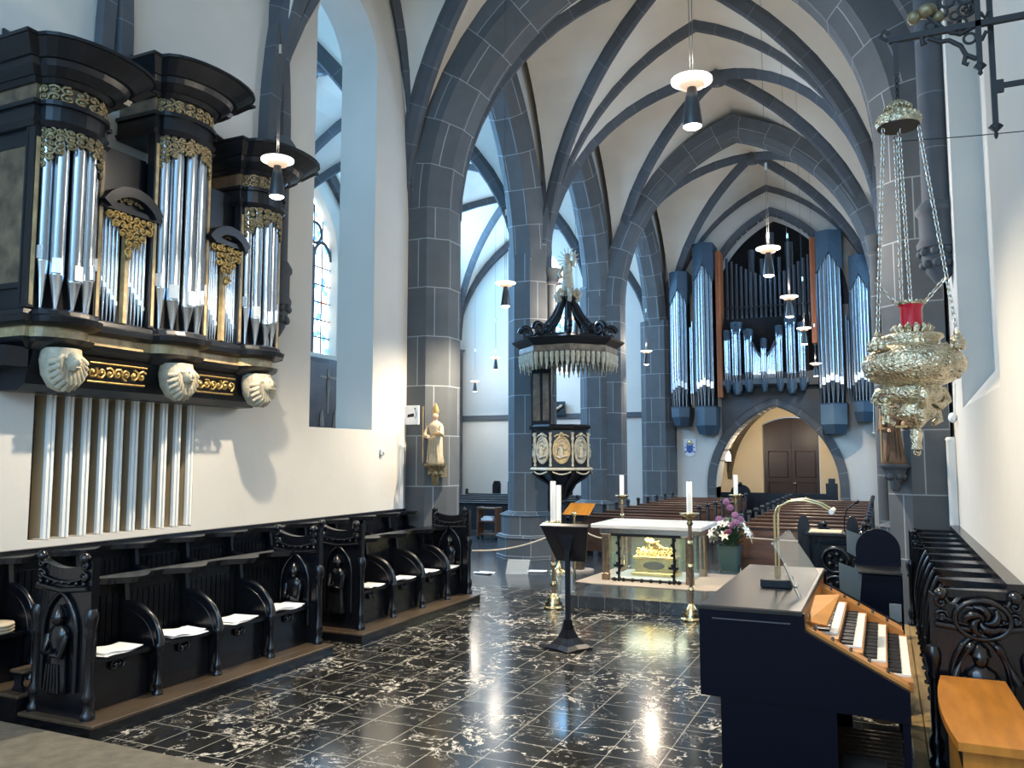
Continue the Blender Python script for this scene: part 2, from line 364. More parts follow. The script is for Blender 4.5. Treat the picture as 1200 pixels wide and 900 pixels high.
def rib_sweep(mb, p0, p1, zs, rise, w=0.2, d=0.3, n=14):
    """diagonal rib between two corners"""
    (x0, y0), (x1, y1) = p0, p1; L = math.hypot(x1 - x0, y1 - y0); ux, uy = (x1 - x0) / L, (y1 - y0) / L
    prof = [(-w, d + .1), (-w, .18), (-w * .45, .02), (0, 0), (w * .45, .02), (w, .18), (w, d + .1)]
    pts = gpath(L / 2, rise, n); rs = []; N = len(pts)
    for i, (t, h) in enumerate(pts):
        p, q = pts[max(i - 1, 0)], pts[min(i + 1, N - 1)]; dx, dz = q[0] - p[0], q[1] - p[1]; l = math.hypot(dx, dz); nt, nz = -dz / l, dx / l
        if i == N // 2: nt, nz = 0, 1
        c = L / 2 + t
        rs.append([(x0 + ux * (c + nt * b) - uy * a, y0 + uy * (c + nt * b) + ux * a, zs + h + nz * b) for a, b in prof])
    return mb.rings(rs)
RIB = [(-.15, .45), (-.15, .2), (-.07, .02), (.07, .02), (.15, .2), (.15, .45)]
def vault(name, x0, x1, y0, y1, zs=ZS, rise=ZC - ZS, material='vault_plaster', lift=.2, boss=True):
    mb = MB(); n = 22; cx, cy, hx, hy = (x0 + x1) / 2, (y0 + y1) / 2, (x1 - x0) / 2, (y1 - y0) / 2
    ts = [sin(pi / 2 * (2 * i / n - 1)) for i in range(n + 1)]
    vs = [(cx + u * hx, cy + v * hy, zs + lift + rise * G(min(abs(u), abs(v)))) for v in ts for u in ts]
    fs = []
    for j in range(n):
        for i in range(n):
            a, b, c, d = j * (n + 1) + i, j * (n + 1) + i + 1, (j + 1) * (n + 1) + i + 1, (j + 1) * (n + 1) + i
            fs += [(a, b, c), (a, c, d)] if i == j else [(a, b, d), (b, c, d)] if i + j == n - 1 else [(a, b, c, d)]
    mb.add(vs, fs); struct(mb, name, material)
    m2 = MB(); rib_sweep(m2, (x0, y0), (x1, y1), zs, rise, .13, .24); rib_sweep(m2, (x0, y1), (x1, y0), zs, rise, .13, .24)
    if boss: m2.lathe([(.05, -.12), (.2, -.08), (.27, .02), (.24, .2)], (cx, cy, zs + rise), 12)
    return m2
tn = [0]
def trim(mb, material='rib_stone'):
    tn[0] += 1; return struct(mb, 'trim_%d' % tn[0], material)

# floors
struct(MB().box(-8.0, 4.38, -.2, 1.0, 12.9, 0), 'floor', 'marble_floor')
struct(MB().box(-15.8, 12.9, -.2, 9.2, 34.2, 0), 'floor_nave', 'slate_floor')
struct(MB().box(-15.8, 4.0, -.2, -8.0, 12.9, 0), 'floor_aisle', 'slate_floor')
struct(MB().box(-7.6, -5.2, -.2, 1.0, 4.38, .14), 'floor_step', 'beige_stone')
struct(MB().box(1.0, 4.0, -.2, 9.2, 12.9, 0), 'floor_aisle_south', 'slate_floor')
struct(MB().box(-16.2, -5.4, 12.2, 9.6, 34.6, 12.4), 'ceiling_light_block', 'vault_plaster')  # unseen slab added above the vaults to block sky light leaking through seams
# choir walls
w = MB()
tl = garch(0.8, 1.0)
wall_strips(w, 'x', -7.4, -.7, -5.2, 12.9, -.2, 12.2, [(5.26, 7.28, 1.40, 2.80), (9.4, 10.97, 2.62, lambda s: 8.6 + tl(s - 10.185))])
struct(w, 'wall_left', 'plaster')
w = MB(); t2 = garch(1.65, 2.4)
wall_strips(w, 'x', 0.85, .32, -5.2, 12.9, -.2, 12.2, [(7.35, 10.65, lambda s: 2.75, lambda s: 7.2 + t2(s - 9.0))])
struct(w, 'wall_right', 'plaster')
struct(MB().box(1.17, -5.2, -.2, 1.5, 12.9, 12.2), 'wall_right_outer', 'plaster')
trim(MB().prism([(.85, 2.75), (1.17, 3.15), (1.17, 2.75)], 'y', 7.36, 10.64), 'plaster')
w = MB(); wall_strips(w, 'y', -4.9, -.4, -7.6, 1.2, -.2, 12.2, [(-6.6, -.1, 1.5, 9.6)]); struct(w, 'wall_east', 'plaster')
# chancel arch with its two piers
PR = [(0, .75), (0, .28), (.28, 0), (.72, 0), (1.0, .28), (1.0, .75)]
arch_sweep(m := MB(), 'y', AX, 3.4, 6.5, 3.85, PR, 12.0, 20); trim(m, 'ashlar')
for sgn, nm in ((-1, 'pillar_1'), (1, 'pillar_2')):
    m = MB(); X = lambda b: AX + sgn * (3.4 + b)
    m.rings([[(X(b), 12 + a, z) for a, b in PR] for z in (0, 6.5)]); struct(m, nm, 'ashlar')
# plaster above the chancel arch
f = garch(3.4 + .7, 3.85 + .85)
w = MB(); wall_strips(w, 'y', 12.15, .7, -7.4, .85, 6.5, 12.2, [(AX - 4.05, AX + 4.05, 6.5, lambda s: 6.5 + f(s - AX))]); struct(w, 'wall_chancel', 'plaster')
# choir vault
for i, (a, b) in enumerate(((8.5, 12.0), (5.9, 8.5), (3.3, 5.9), (0.7, 3.3), (-4.9, .7))):
    m = vault('ceiling_choir_%d' % (i + 1), -7.4, .85, a, b, 6.3, 5.0)
    if i: m = MB()
    if i == 0:
        arch_sweep(m, 'y', (-7.4 + .85) / 2, 4.12, 6.3, 5.0, RIB, a, pts=gpath(4.12, 5.0))
    for X in (-7.32, .77):
        arch_sweep(m, 'x', (a + b) / 2, (b - a) / 2, 6.3, 4.9, [(-.1, .3), (-.1, .08), (0, 0), (.1, .08), (.1, .3)] if i == 0 else [(-.06, .2), (-.06, .05), (0, 0), (.06, .05), (.06, .2)], X, pts=gpath((b - a) / 2, 4.9))
    trim(m)
# wall shafts with moulded corbels
def shaft(x, y, zb, zt, r, sx=1):
    m = MB()
    m.lathe([(r, zb + .55), (r, zt - .12)], (x, y, 0), 12)
    m.lathe([(r * 1.1, 0), (r * 1.55, .05), (r * 1.55, .12), (r * 1.1, .2)], (x, y, zt - .12), 8)
    m.lathe([(r * 1.05, .6), (r * 1.5, .5), (r * 1.5, .44), (r * 1.28, .4), (r * 1.28, .12), (r * 1.5, .06), (r * 1.45, 0)], (x, y, zb), 8)
    return m
def leafknob(x, y, z, r, m):
    m.lathe([(r * .4, -.42), (r * .9, -.3), (r * 1.2, -.1), (r * 1.25, .02)], (x, y, z), 10)
    for k in range(9):
        a = k * 2 * pi / 9
        for zz, q in ((-.05, 1.2), (-.2, 1.05)): m.ball((x + cos(a + zz * 9) * r * q, y + sin(a + zz * 9) * r * q, z + zz), .055, 6)
for (x, y, zb, zt, r) in ((-7.27, 8.5, 4.2, 6.4, .13), (.72, 11.2, 4.75, 12.0, .17)):
    m = shaft(x, y, zb, zt, r); leafknob(x, y, zb, r, m); trim(m, 'rib_stone')
# nave pillars
def octa(m, x, y, r, z0, z1, rot=22.5, n=8, r1=None):
    m.rings([[(x + q * cos(R(rot) + 2 * pi * i / n), y + q * sin(R(rot) + 2 * pi * i / n), z) for i in range(n)] for z, q in ((z0, r), (z1, r1 or r))])
def nave_pillar(nm, x, y, r, sgn, shaftx, zshaft=ZS - .35):
    m = MB(); octa(m, x, y, r, 1.0, 7.0)
    for z0, z1, q0, q1 in ((0, .06, r + .28, r + .28), (.06, .45, r + .24, r + .24), (.45, .5, r + .28, r + .24), (.5, .92, r + .16, r + .16), (.92, 1.0, r + .2, r + .03)): octa(m, x, y, q0, z0, z1, r1=q1)
    m.lathe([(.11, 1.0), (.11, zshaft)], (shaftx, y, 0), 10)
    m.lathe([(.11, 0), (.17, .05), (.13, .1), (.17, .3), (.19, .38)], (shaftx, y, zshaft), 10)
    struct(m, nm, 'ashlar'); return m
nave_pillar('pillar_3', -7.22, 17, .5, 1, -6.70)
nave_pillar('pillar_4', .52, 17, .5, 1, 0.0)
nave_pillar('pillar_5', -7.25, 22.1, .55, 1, -6.72)
nave_pillar('pillar_6', .55, 22.1, .55, 1, 0.02)
for nm, x0, x1 in (('pillar_7', -7.8, -6.62), ('pillar_8', -.08, 1.1)):
    m = MB(); m.rings([[(x, y, z) for x, y in ((x0, 28.85), (x0, 28.5), (x0 + .25, 28.2), (x1 - .25, 28.2), (x1, 28.5), (x1, 28.85))] for z in (0, 7)]); struct(m, nm, 'ashlar')
# pilasters that carry the thick transverse arch
TA = [(-.4, .5), (-.4, .14), (-.26, 0), (.26, 0), (.4, .14), (.4, .5)]
m = MB(); arch_sweep(m, 'y', AX, 3.2, ZS, 4.35, TA, 22.1, 20); trim(m, 'ashlar')
for s in (-1, 1):
    m = MB(); m.rings([[(AX + s * (3.2 + b), 22.1 + a, z) for a, b in TA] for z in (0, ZS)]); trim(m, 'ashlar')
# arcade arches and the plaster above them, both sides
AP = [(0, .5), (0, .22), (.2, 0), (.6, 0), (.8, .22), (.8, .5)]
bays = ((12.95, 16.55), (17.45, 21.6), (22.6, 28.25))
for side, x0 in (('left', -7.62), ('right', .12)):
    ops = []
    for a, b in bays:
        c, h = (a + b) / 2, (b - a) / 2; zz = 6.4 if h < 2.5 else 6.2; rise = 10.2 - zz
        m = MB(); arch_sweep(m, 'x', c, h, zz, rise, AP, x0, 16); trim(m, 'ashlar')
        m = MB()
        fo = garch(h + .2, rise + .26)
        ops.append((c - h - .19, c + h + .19, zz - .4, (lambda F, c, zz: (lambda s: zz + F(s - c)))(fo, c, zz)))
    w = MB(); wall_strips(w, 'x', x0 + .1, .6, 12.95, 28.8, 6.0, 12.2, ops); struct(w, 'wall_arcade_' + side, 'plaster')
# nave vaults, thin transverse rib at the first pillar pair
NB = ((12.75, 17.0), (17.0, 22.1), (22.1, 28.8))
for i, (a, b) in enumerate(NB):
    m = vault('ceiling_nave_%d' % (i + 1), NL, NR, a, b)
    trim(m)
m = MB(); arch_sweep(m, 'y', AX, 3.4, ZS, ZC - ZS, RIB, 17.0, pts=gpath(3.4, ZC - ZS)); trim(m)
m = MB(); arch_sweep(m, 'y', AX, 3.4, ZS, ZC - ZS, RIB, 28.7, pts=gpath(3.4, ZC - ZS)); trim(m)
# aisles: vaults, ribs, outer walls with windows
def tracery(mb, plane, a, s0, half, z0, zs, rise, wd=.05):
    """mullion bars, glazing bars and cusped heads of a window"""
    P = (lambda s, z, q=0: (a + q, s, z)) if plane == 'x' else (lambda s, z, q=0: (s, a + q, z))
    f = garch(half, rise)
    for k in (-1, 1): mb.tube([P(s0 + k * half / 3, z0), P(s0 + k * half / 3, zs + .1)], wd, 6)
    for k in (-2 / 3, 0, 2 / 3):
        c = s0 + k * half
        mb.tube([P(c + t, zs + h) for t, h in gothic(half / 3, half / 3 * 1.3, 5)], wd, 6)
    for cx, cz, r in ((-.36, .62, .26), (.36, .62, .26), (0, 1.18, .27)):
        mb.tube([P(s0 + half * (cx + r * cos(q)), zs + half * (cz + r * sin(q))) for q in [i * 2 * pi / 14 for i in range(14)]], wd * .9, 6, closed=True)
    nb = int((zs - z0) / .55)
    for i in range(1, nb + 1): mb.tube([P(s0 - half, z0 + i * (zs - z0) / (nb + .5)), P(s0 + half, z0 + i * (zs - z0) / (nb + .5))], .022, 4)
    for i in range(1, 6):
        s = s0 - half + 2 * half * i / 6
        mb.tube([P(s, z0), P(s, zs + f(s - s0) * .9)], .018, 4)
wn = [0]
def window(plane, a, s0, half, z0, zs, rise, t=1):
    """glass plane with tracery, set inside a splayed reveal"""
    wn[0] += 1
    P = (lambda s, z: (a, s, z)) if plane == 'x' else (lambda s, z: (s, a, z))
    g = gothic(half, rise, 12)
    m = MB(); ps = [P(s0 - half, z0)] + [P(s0 + u, zs + h) for u, h in g] + [P(s0 + half, z0)]
    m.add(ps, [tuple(range(len(ps)))])
    o = struct(m, 'window_%d' % wn[0], 'stained_glass')
    m = MB(); tracery(m, plane, a - .02 * t, s0, half, z0, zs, rise); f = m.build('window_frame', 'rib_stone', o)
    return o
for side, xi, xo, sg in (('north', -7.62, -15.4, -1), ('south', .92, 8.7, 1)):
    AB = ((7.0, 12.5), (12.5, 17.0), (17.0, 22.1), (22.1, 28.8))
    lo, hi = min(xi, xo), max(xi, xo)
    for i, (a, b) in enumerate(AB):
        if i == 0 and side == 'south': continue
        lo2 = -8.1 if (i == 0) else hi
        m = vault('ceiling_aisle_%s_%d' % (side, i + 1), lo, lo2 if side == 'north' else hi, a, b, 6.4, 4.7)
        if i: arch_sweep(m, 'y', (lo + hi) / 2, (hi - lo) / 2, 6.4, 4.7, RIB, a, pts=gpath((hi - lo) / 2, 4.7))
        arch_sweep(m, 'x', (a + b) / 2, (b - a) / 2, 6.4, 4.6, RIB, xo - sg * .12, pts=gpath((b - a) / 2, 4.6))
        m.lathe([(.1, 0), (.1, 6.3), (.2, 6.4)], (xo - sg * .1, a, 0), 8)
        trim(m)
    ops = []
    for i, (a, b) in enumerate(AB):
        c = (a + b) / 2; F = garch(1.25, 2.1); ops.append((c - 1.25, c + 1.25, 5.3, (lambda F, c: (lambda s: 8.3 + F(s - c)))(F, c)))
    w = MB(); wall_strips(w, 'x', xo, sg * .5, 4.0, 28.8, -.2, 12.2, ops); struct(w, 'wall_' + side, 'plaster')
    for i, (a, b) in enumerate(AB):
        if side == 'north' or i: window('x', xo + sg * .3, (a + b) / 2, 1.25, 5.3, 8.3, 2.1, sg)
    trim(MB().box(min(xo, xo - sg * .09), 4.0, 3.62, max(xo, xo - sg * .09), 28.8, 3.8))
    struct(MB().box(min(xo, xi), 3.9, -.2, max(xo, xi), 4.0, 12.2), 'wall_aisle_end_' + side, 'plaster')
struct(MB().box(1.5, 12.5, -.2, 8.7, 12.7, 12.2), 'wall_aisle_east_south', 'plaster')
# west walls of the aisles
F = garch(1.25, 2.1); cW = -11.95
w = MB(); wall_strips(w, 'y', 28.8, .5, -15.9, -7.0, -.2, 12.2, [(cW - 1.25, cW + 1.25, 5.3, lambda s: 8.3 + F(s - cW))]); struct(w, 'wall_west_north', 'plaster')
window('y', 29.1, cW, 1.25, 5.3, 8.3, 2.1)
struct(MB().box(.3, 28.8, -.2, 9.2, 29.3, 12.2), 'wall_west_south', 'plaster')
m = MB().box(-15.4, 28.71, 3.62, -7.6, 28.8, 3.8)
m.lathe([(.16, 0), (.16, 6.3), (.26, 6.42)], (-15.25, 28.65, 0), 8)
arch_sweep(m, 'y', -11.5, 3.85, 6.4, 4.6, RIB, 28.7, pts=gpath(3.85, 4.6)); trim(m)
# west end of the nave: tower arch below, deep organ recess above
fl = garch(1.98, 2.75); fu = garch(2.2, 3.3)
w = MB(); wall_strips(w, 'y', 28.8, .9, -7.0, .5, -.2, 12.2, [(AX + .05 - 1.98, AX + .05 + 1.98, 0, lambda s: 1.15 + fl(s - AX - .05)), (AX + .1 - 2.2, AX + .1 + 2.2, 5.0, lambda s: 7.2 + fu(s - AX - .1))])
struct(w, 'wall_west', 'plaster')
m = MB(); arch_sweep(m, 'y', AX + .05, 1.98, 1.15, 2.75, [(-.06, .3), (-.06, .05), (0, 0), (.9, 0), (.9, .3)], 28.8, 18)
for s in (-1, 1):
    m.rings([[(AX + .05 + s * (1.98 + b), 28.8 + a, z) for a, b in [(-.06, .3), (-.06, .05), (0, 0), (.9, 0), (.9, .3)]] for z in (0, 1.15)])
trim(m, 'ashlar')
m = MB(); arch_sweep(m, 'y', AX + .1, 2.2, 7.2, 3.3, [(-.1, .22), (-.1, .05), (.0, 0), (.2, 0), (.2, .22)], 28.8, 18); trim(m)
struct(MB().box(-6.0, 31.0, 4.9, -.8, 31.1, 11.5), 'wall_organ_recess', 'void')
w = MB(); fq = garch(2.26, 3.02); wall_strips(w, 'y', 28.70, .08, -5.02, -1.78, 2.9, 5.05, [(-5.02, -1.78, 2.9, lambda s: max(2.9, 1.15 + fq(s - AX - .05)))]); struct(w, 'wall_west_panel', 'dark_slate')
# tower room with door
m = MB().box(-6.3, 29.7, -.2, -6.1, 33.6, 4.9).box(-.6, 29.7, -.2, -.4, 33.6, 4.9); struct(m, 'wall_tower_sides', 'cream_wall')
w = MB(); fd = lambda s: 3.45 + .28 * (1 - ((s + 3.26) / 1.04) ** 2)
wall_strips(w, 'y', 33.4, .3, -6.3, -.4, -.2, 4.9, [(-4.3, -2.22, 0, fd)]); struct(w, 'wall_tower', 'cream_wall')
m = vault('ceiling_tower', -5.5, -1.1, 29.75, 33.4, 1.3, 2.9, 'cream_wall', .10); struct(m, 'trim_tower', 'beige_stone')
m = MB(); ps = [(-4.28, 0.0)] + [(-4.28 + 2.04 * i / 10, fd(-4.28 + 2.04 * i / 10) - .02) for i in range(11)] + [(-2.24, 0.0)]
m.prism(ps, 'y', 33.5, 33.6); d = struct(m, 'door_1', 'door_wood')
m = MB().box(-3.28, 33.47, 0, -3.24, 33.5, 3.7).box(-4.28, 33.47, 2.55, -2.24, 33.5, 2.62)
for x in (-4.2, -3.2):
    for z0, z1 in ((.2, 1.2), (1.4, 2.4)): m.tube([(x + .1, 33.49, z0), (x + .82, 33.49, z0), (x + .82, 33.49, z1), (x + .1, 33.49, z1)], .02, 5, closed=True)
m.build('door_panel', 'door_wood', d)
MB().box(-3.2, 33.42, 1.15, -3.1, 33.5, 1.2).ball((-3.18, 33.42, 1.17), .04, 8).build('door_handle', 'brass', d)
struct(MB().box(-6.3, 29.7, 4.6, -.4, 33.6, 4.9), 'ceiling_tower_slab', 'cream_wall')
# louvred opening in the left wall: dark recess with pale vertical boards
struct(MB().box(-8.05, 5.2, 1.35, -7.75, 7.35, 2.85), 'wall_louvre_recess', 'louvre_dark')
# ================================================================== ORGAN ON THE LEFT WALL
def scroll(mb, pts3, r): mb.tube(pts3, r, 5)
def filigree(mb, P, w, h, seed=1, r=.012, dens=1.0, ok=None):
    """gilded openwork: rows of spiral scrolls in the rectangle u 0..w, v 0..h mapped by P(u,v)"""
    rnd = random.Random(seed); step = .085 / dens
    nu, nv = max(1, int(w / step)), max(1, int(h / step))
    for i in range(nu):
        for j in range(nv):
            u, v = (i + .5) * w / nu, (j + .5) * h / nv
            if ok and not ok(u, v): continue
            a0 = rnd.random() * 6.28; s = rnd.choice((-1, 1)); q = min(w / nu, h / nv) * .62; turns = 1.4 + rnd.random() * .5
            mb.tube([P(u + q * (1 - k / 11) * cos(a0 + s * turns * 2 * pi * k / 11), v + q * (1 - k / 11) * sin(a0 + s * turns * 2 * pi * k / 11)) for k in range(11)], [r * (1.1 - .5 * k / 11) for k in range(11)], 5)
            mb.ball(P(u, v), r * 1.7, 5)
def pipe(mb, x, y, z, foot, body, r, n=12):
    mb.lathe([(r * .22, 0), (r, foot), (r * 1.04, foot + .006), (r, foot + .012), (r, foot + body)], (x, y, z), n)
org = thing('pipe_organ', (-7.4, 6.4, 2.9), 'black and gilt baroque pipe organ case mounted high on the left wall', 'organ')
OX = -6.86                                     # plane of the flat front
TW = [(5.10, .30, 5.17), (6.45, .33, 5.58), (7.68, .29, 5.16)]   # towers: y centre, half width, top of the pipe field
SILL = 3.52
def front_outline(off, bul):
    """plan of the case: flat front with three rounded bays"""
    ps = [(-7.39, 4.74 - off)]
    ps += [(OX + off, 4.74 - off)]
    for yc, hw, _ in TW:
        ps.append((OX + off, yc - hw - off * .5))
        for i in range(1, 10):
            a = pi * i / 10; ps.append((OX + off + (bul + .0) * sin(a), yc - (hw + off * .5) * cos(a)))
        ps.append((OX + off, yc + hw + off * .5))
    ps += [(OX + off, 8.03 + off), (-7.39, 8.03 + off)]
    return ps
def slab(levels, name, material, parent=org):
    m = MB(); m.rings([[(x, y, z) for x, y in front_outline(o, b)] for z, o, b in levels]); return m.build(name, material, parent)
slab([(3.16, -.10, .10), (3.22, 0.0, .16), (3.26, .02, .2), (3.26, -.03, .16)], 'case_moulding', 'case_wood')
slab([(3.255, -.03, .17), (3.36, -.03, .17)], 'marbled_band', 'marbled_gold')
slab([(3.36, 0.0, .2), (3.39, .06, .24), (3.44, .07, .25), (3.46, .04, .22), (3.50, .03, .21), (3.52, 0, .19)], 'sill_moulding', 'case_wood')
# lower belly with carved gilt band
m = MB(); m.rings([[(x, y, z) for x, y in ((-7.39, 4.85), (OX - .06 - d, 4.9), (OX - .06 - d, 7.95), (-7.39, 8.0))] for z, d in ((2.80, .22), (2.86, .12), (2.95, .10), (3.16, .02))]); m.build('case_belly', 'case_wood', org)
MB().rings([[(x, y, z) for x, y in ((-7.39, 4.60), (-7.0, 4.66), (-6.95, 4.86), (-7.39, 4.86))] for z in (3.0, 3.18)]).build('case_bracket', 'case_wood', org)
for (a, b, sd) in ((5.43, 6.10, 1), (6.80, 7.36, 2)):
    m = MB(); w_ = b - a
    filigree(m, lambda u, v: (OX - .045 + .06 * (v / .17) * .3, a + u, 2.93 + v), w_, .16, sd, .014)
    m.tube([(OX - .05, a, 2.92), (OX - .05, b, 2.92)], .012, 5).tube([(OX - .02, a, 3.1), (OX - .02, b, 3.1)], .012, 5)
    m.build('gilded_scrollwork', 'gilt', org)
# three carved head corbels under the towers
for (yc, hw, _), sd in zip(TW, (0, 1, 2)):
    m = MB(); cx, cz = OX + .04, 3.02
    m.lathe([(.02, -.23), (.10, -.19), (.16, -.08), (.18, .05), (.165, .16)], (cx - .02, yc, cz), 14)
    for i in range(12):
        a = -.2 + i * (pi + .4) / 11
        m.tube([(cx + .05, yc + .17 * cos(a + pi), cz - .02 + -.20 * sin(a)), (cx + .13, yc + .14 * cos(a + pi), cz - .16 * sin(a)), (cx + .12, yc + .09 * cos(a + pi), cz + .08 - .05 * sin(a))], [.028, .034, .022], 6)
    m.ball((cx + .14, yc, cz + .035), .085, 12, sy=.85, sz=1.15)
    m.ball((cx + .222, yc, cz + .03), .018, 6, sz=1.6)
    for s in (-1, 1): m.ball((cx + .205, yc + s * .033, cz + .062), .014, 6); m.ball((cx + .13, yc + s * .075, cz + .07), .03, 6)
    m.tube([(cx + .214, yc - .022, cz - .018), (cx + .222, yc, cz - .022), (cx + .214, yc + .022, cz - .018)], .008, 5)
    m.build('carved_head', 'carved_cream', org)
# case body, side panel
MB().box(-7.39, 4.78, SILL, OX - .16, 8.0, 5.3).build('case_back', 'case_wood', org)
m = MB().box(-7.39, 4.76, SILL, OX, 4.80, 5.25)
m.build('case_side', 'case_wood', org)
m = MB().box(-7.32, 4.745, 3.75, OX - .10, 4.76, 5.0); sp = m.build('side_panel', 'marbled_wood', org)
m = MB()
for (a, b, c, d) in ((-7.34, 3.70, OX - .06, 3.75), (-7.34, 5.0, OX - .06, 5.05)): m.box(a, 4.735, b, c, 4.76, d)
m.box(OX - .09, 4.73, 3.55, OX - .05, 4.76, 5.2); m.build('panel_moulding', 'case_wood', org)
MB().box(OX - .045, 4.735, 3.55, OX - .005, 4.765, 5.15).build('marbled_stile', 'marbled_wood', org)
# stiles between bays
for yc, hw, zt in TW:
    for s in (-1, 1):
        y = yc + s * (hw + .035); MB().box(OX - .06, y - .035, SILL, OX + .03, y + .035, zt + .1).build('stile', 'case_wood', org)
        MB().box(OX + .02, y - .017, SILL + .02, OX + .04, y + .017, zt - .1).build('marbled_strip', 'marbled_gold', org)
# towers
def tower_ring(z0, z1, yc, hw, o0, o1, bul, mb, x1=-7.39):
    def pl(o, z):
        p = [(x1, yc - hw - .06 - o, z), (OX + o, yc - hw - .06 - o, z)]
        p += [(OX + o + (bul + o * .3) * sin(pi * i / 12), yc - (hw + o * .9) * cos(pi * i / 12), z) for i in range(0, 13)]
        p += [(OX + o, yc + hw + .06 + o, z), (x1, yc + hw + .06 + o, z)]
        return p
    mb.rings([pl(o0, z0), pl(o1, z1)])
for k, (yc, hw, zt) in enumerate(TW):
    bul = .19
    # pipes on the half round
    n = 5 if k == 1 else 5
    for i in range(n):
        a = pi * (i + .5) / n; r = hw * .175 * (1 + .25 * sin(a))
        x, y = OX + (bul - .04) * sin(a) - .02, yc - (hw - .05) * cos(a) * 1.0
        ft = .30 - .10 * sin(a) + (.06 if i % 2 else 0)
        ft = .50 - .24 * sin(a)
        m = MB(); pipe(m, x, y, SILL, ft, zt - SILL - ft - .02, r); o = m.build('organ_pipe', 'pipe_tin', org)
        ca, sa = -cos(a), sin(a); m = MB()
        px, py = x + r * .80 * sa, y + r * .80 * ca
        m.merge(MB().box(-.35 * r, -.62 * r, 0, .35 * r, .62 * r, r * 2.1), Matrix.Translation((px, py, SILL + ft + .02)) @ Matrix.Rotation(math.atan2(ca, sa), 4, 'Z')).build('pipe_mouth', 'pipe_mouth', o)
    # dark field behind
    MB().box(OX - .15, yc - hw, SILL, OX - .10, yc + hw, zt).build('case_backboard', 'void', org)
    # carved gilt shades over the pipes, frieze, cornices
    m = MB(); H = .42
    filigree(m, lambda u, v: (OX + (bul + .03) * sin(pi * u / (2 * hw)), yc - hw * cos(pi * u / (2 * hw)), zt - H + v), 2 * hw, H, 10 + k, .013, 1.45, ok=lambda u, v: v > H * (.72 - .66 * abs(2 * u / (2 * hw) - 1) ** 1.2))
    m.build('pipe_shade_carving', 'dull_gilt', org)
    m = MB(); tower_ring(zt, zt + .05, yc, hw, .02, .05, bul, m); tower_ring(zt + .05, zt + .2, yc, hw, .02, .02, bul, m); tower_ring(zt + .2, zt + .24, yc, hw, .05, .05, bul, m); m.build('architrave', 'case_wood', org)
    m = MB(); tower_ring(zt + .24, zt + .40, yc, hw, .0, .0, bul, m); m.build('marbled_frieze', 'marbled_wood', org)
    m = MB(); filigree(m, lambda u, v: (OX + (bul + .03) * sin(pi * u / (2 * hw)), yc - (hw + .02) * cos(pi * u / (2 * hw)), zt + .25 + v), 2 * hw, .14, 20 + k, .013, 1.25); m.build('frieze_carving', 'dull_gilt', org)
    m = MB()
    for a, b, c, d in ((.40, .44, .03, .06), (.44, .50, .08, .15), (.50, .55, .15, .17), (.55, .57, .20, .22), (.57, .66, .22, .32), (.66, .69, .34, .34)): tower_ring(zt + a, zt + b, yc, hw, c, d, bul + .02, m)
    m.build('cornice', 'case_wood', org)
    m = MB(); zz = zt + .69
    m.prism([(OX - .05, zz), (OX - .50, zz), (OX - .53, zz + .34), (OX - .50, zz + .34)], 'y', yc - hw - .06, yc - hw + .0); m.build('roof_wedge', 'case_wood', org)
# flats with segmental pediments
for k, (a, b) in enumerate(((5.46, 6.06), (6.84, 7.35))):
    yc = (a + b) / 2; hw = (b - a) / 2; top = 4.62
    MB().box(OX - .15, a, SILL, OX - .10, b, top).build('case_backboard', 'void', org)
    MB().box(OX - .03, yc - .022, SILL, OX + .03, yc + .022, top - .2).build('centre_post', 'marbled_gold', org)
    for s in (-1, 1):
        for i in range(5):
            y = yc + s * (.05 + (hw - .07) * (i + .5) / 5); ft = .16 + .055 * (i if s < 0 else i) if s < 0 else .40 - .055 * i
            ft = .38 - .055 * (4 - i) if s < 0 else .38 - .055 * i
            m = MB(); r = .020; pipe(m, OX - .03, y, SILL, ft, top - SILL - ft, r, 10); o = m.build('organ_pipe', 'pipe_tin', org)
            MB().box(OX - .03 + r * .7, y - r * .6, SILL + ft + .01, OX - .03 + r * 1.05, y + r * .6, SILL + ft + .05).build('pipe_mouth', 'pipe_mouth', o)
    m = MB(); filigree(m, lambda u, v: (OX + .045, a + .02 + u, top - .42 + v), 2 * hw - .04, .42, 30 + k, .013, 1.15, ok=lambda u, v: abs(u - hw) < .03 + (hw * .98) * (v / .42) ** 1.2)
    m.ball((OX + .045, yc, top - .42), .03, 6, sz=1.6); m.build('pipe_shade_carving', 'gilt', org)
    m = MB().box(OX - .1, a - .06, top, OX + .07, b + .06, top + .05)
    o_ = [(y, z) for y, z in arc(yc, top - .16, hw + .12, R(32), R(148), 14)]; i_ = [(y, z) for y, z in arc(yc, top - .16, hw + .02, R(32), R(148), 14)]
    m.prism(o_ + i_[::-1], 'x', OX - .1, OX + .12); m.prism(i_, 'x', OX - .1, OX + .02); m.build('arched_pediment', 'case_wood', org)
    m = MB(); filigree(m, lambda u, v: (OX + .035, yc - .19 + u, top + .08 + v), .38, .12, 40 + k, .012, 1.25, ok=lambda u, v: v < .12 * (1 - ((u - .19) / .21) ** 2) + .02); m.build('pediment_carving', 'dull_gilt', org)
    MB().box(-7.39, a - .02, top + .0, OX - .12, b + .02, 5.3).build('case_wall', 'case_wood', org)
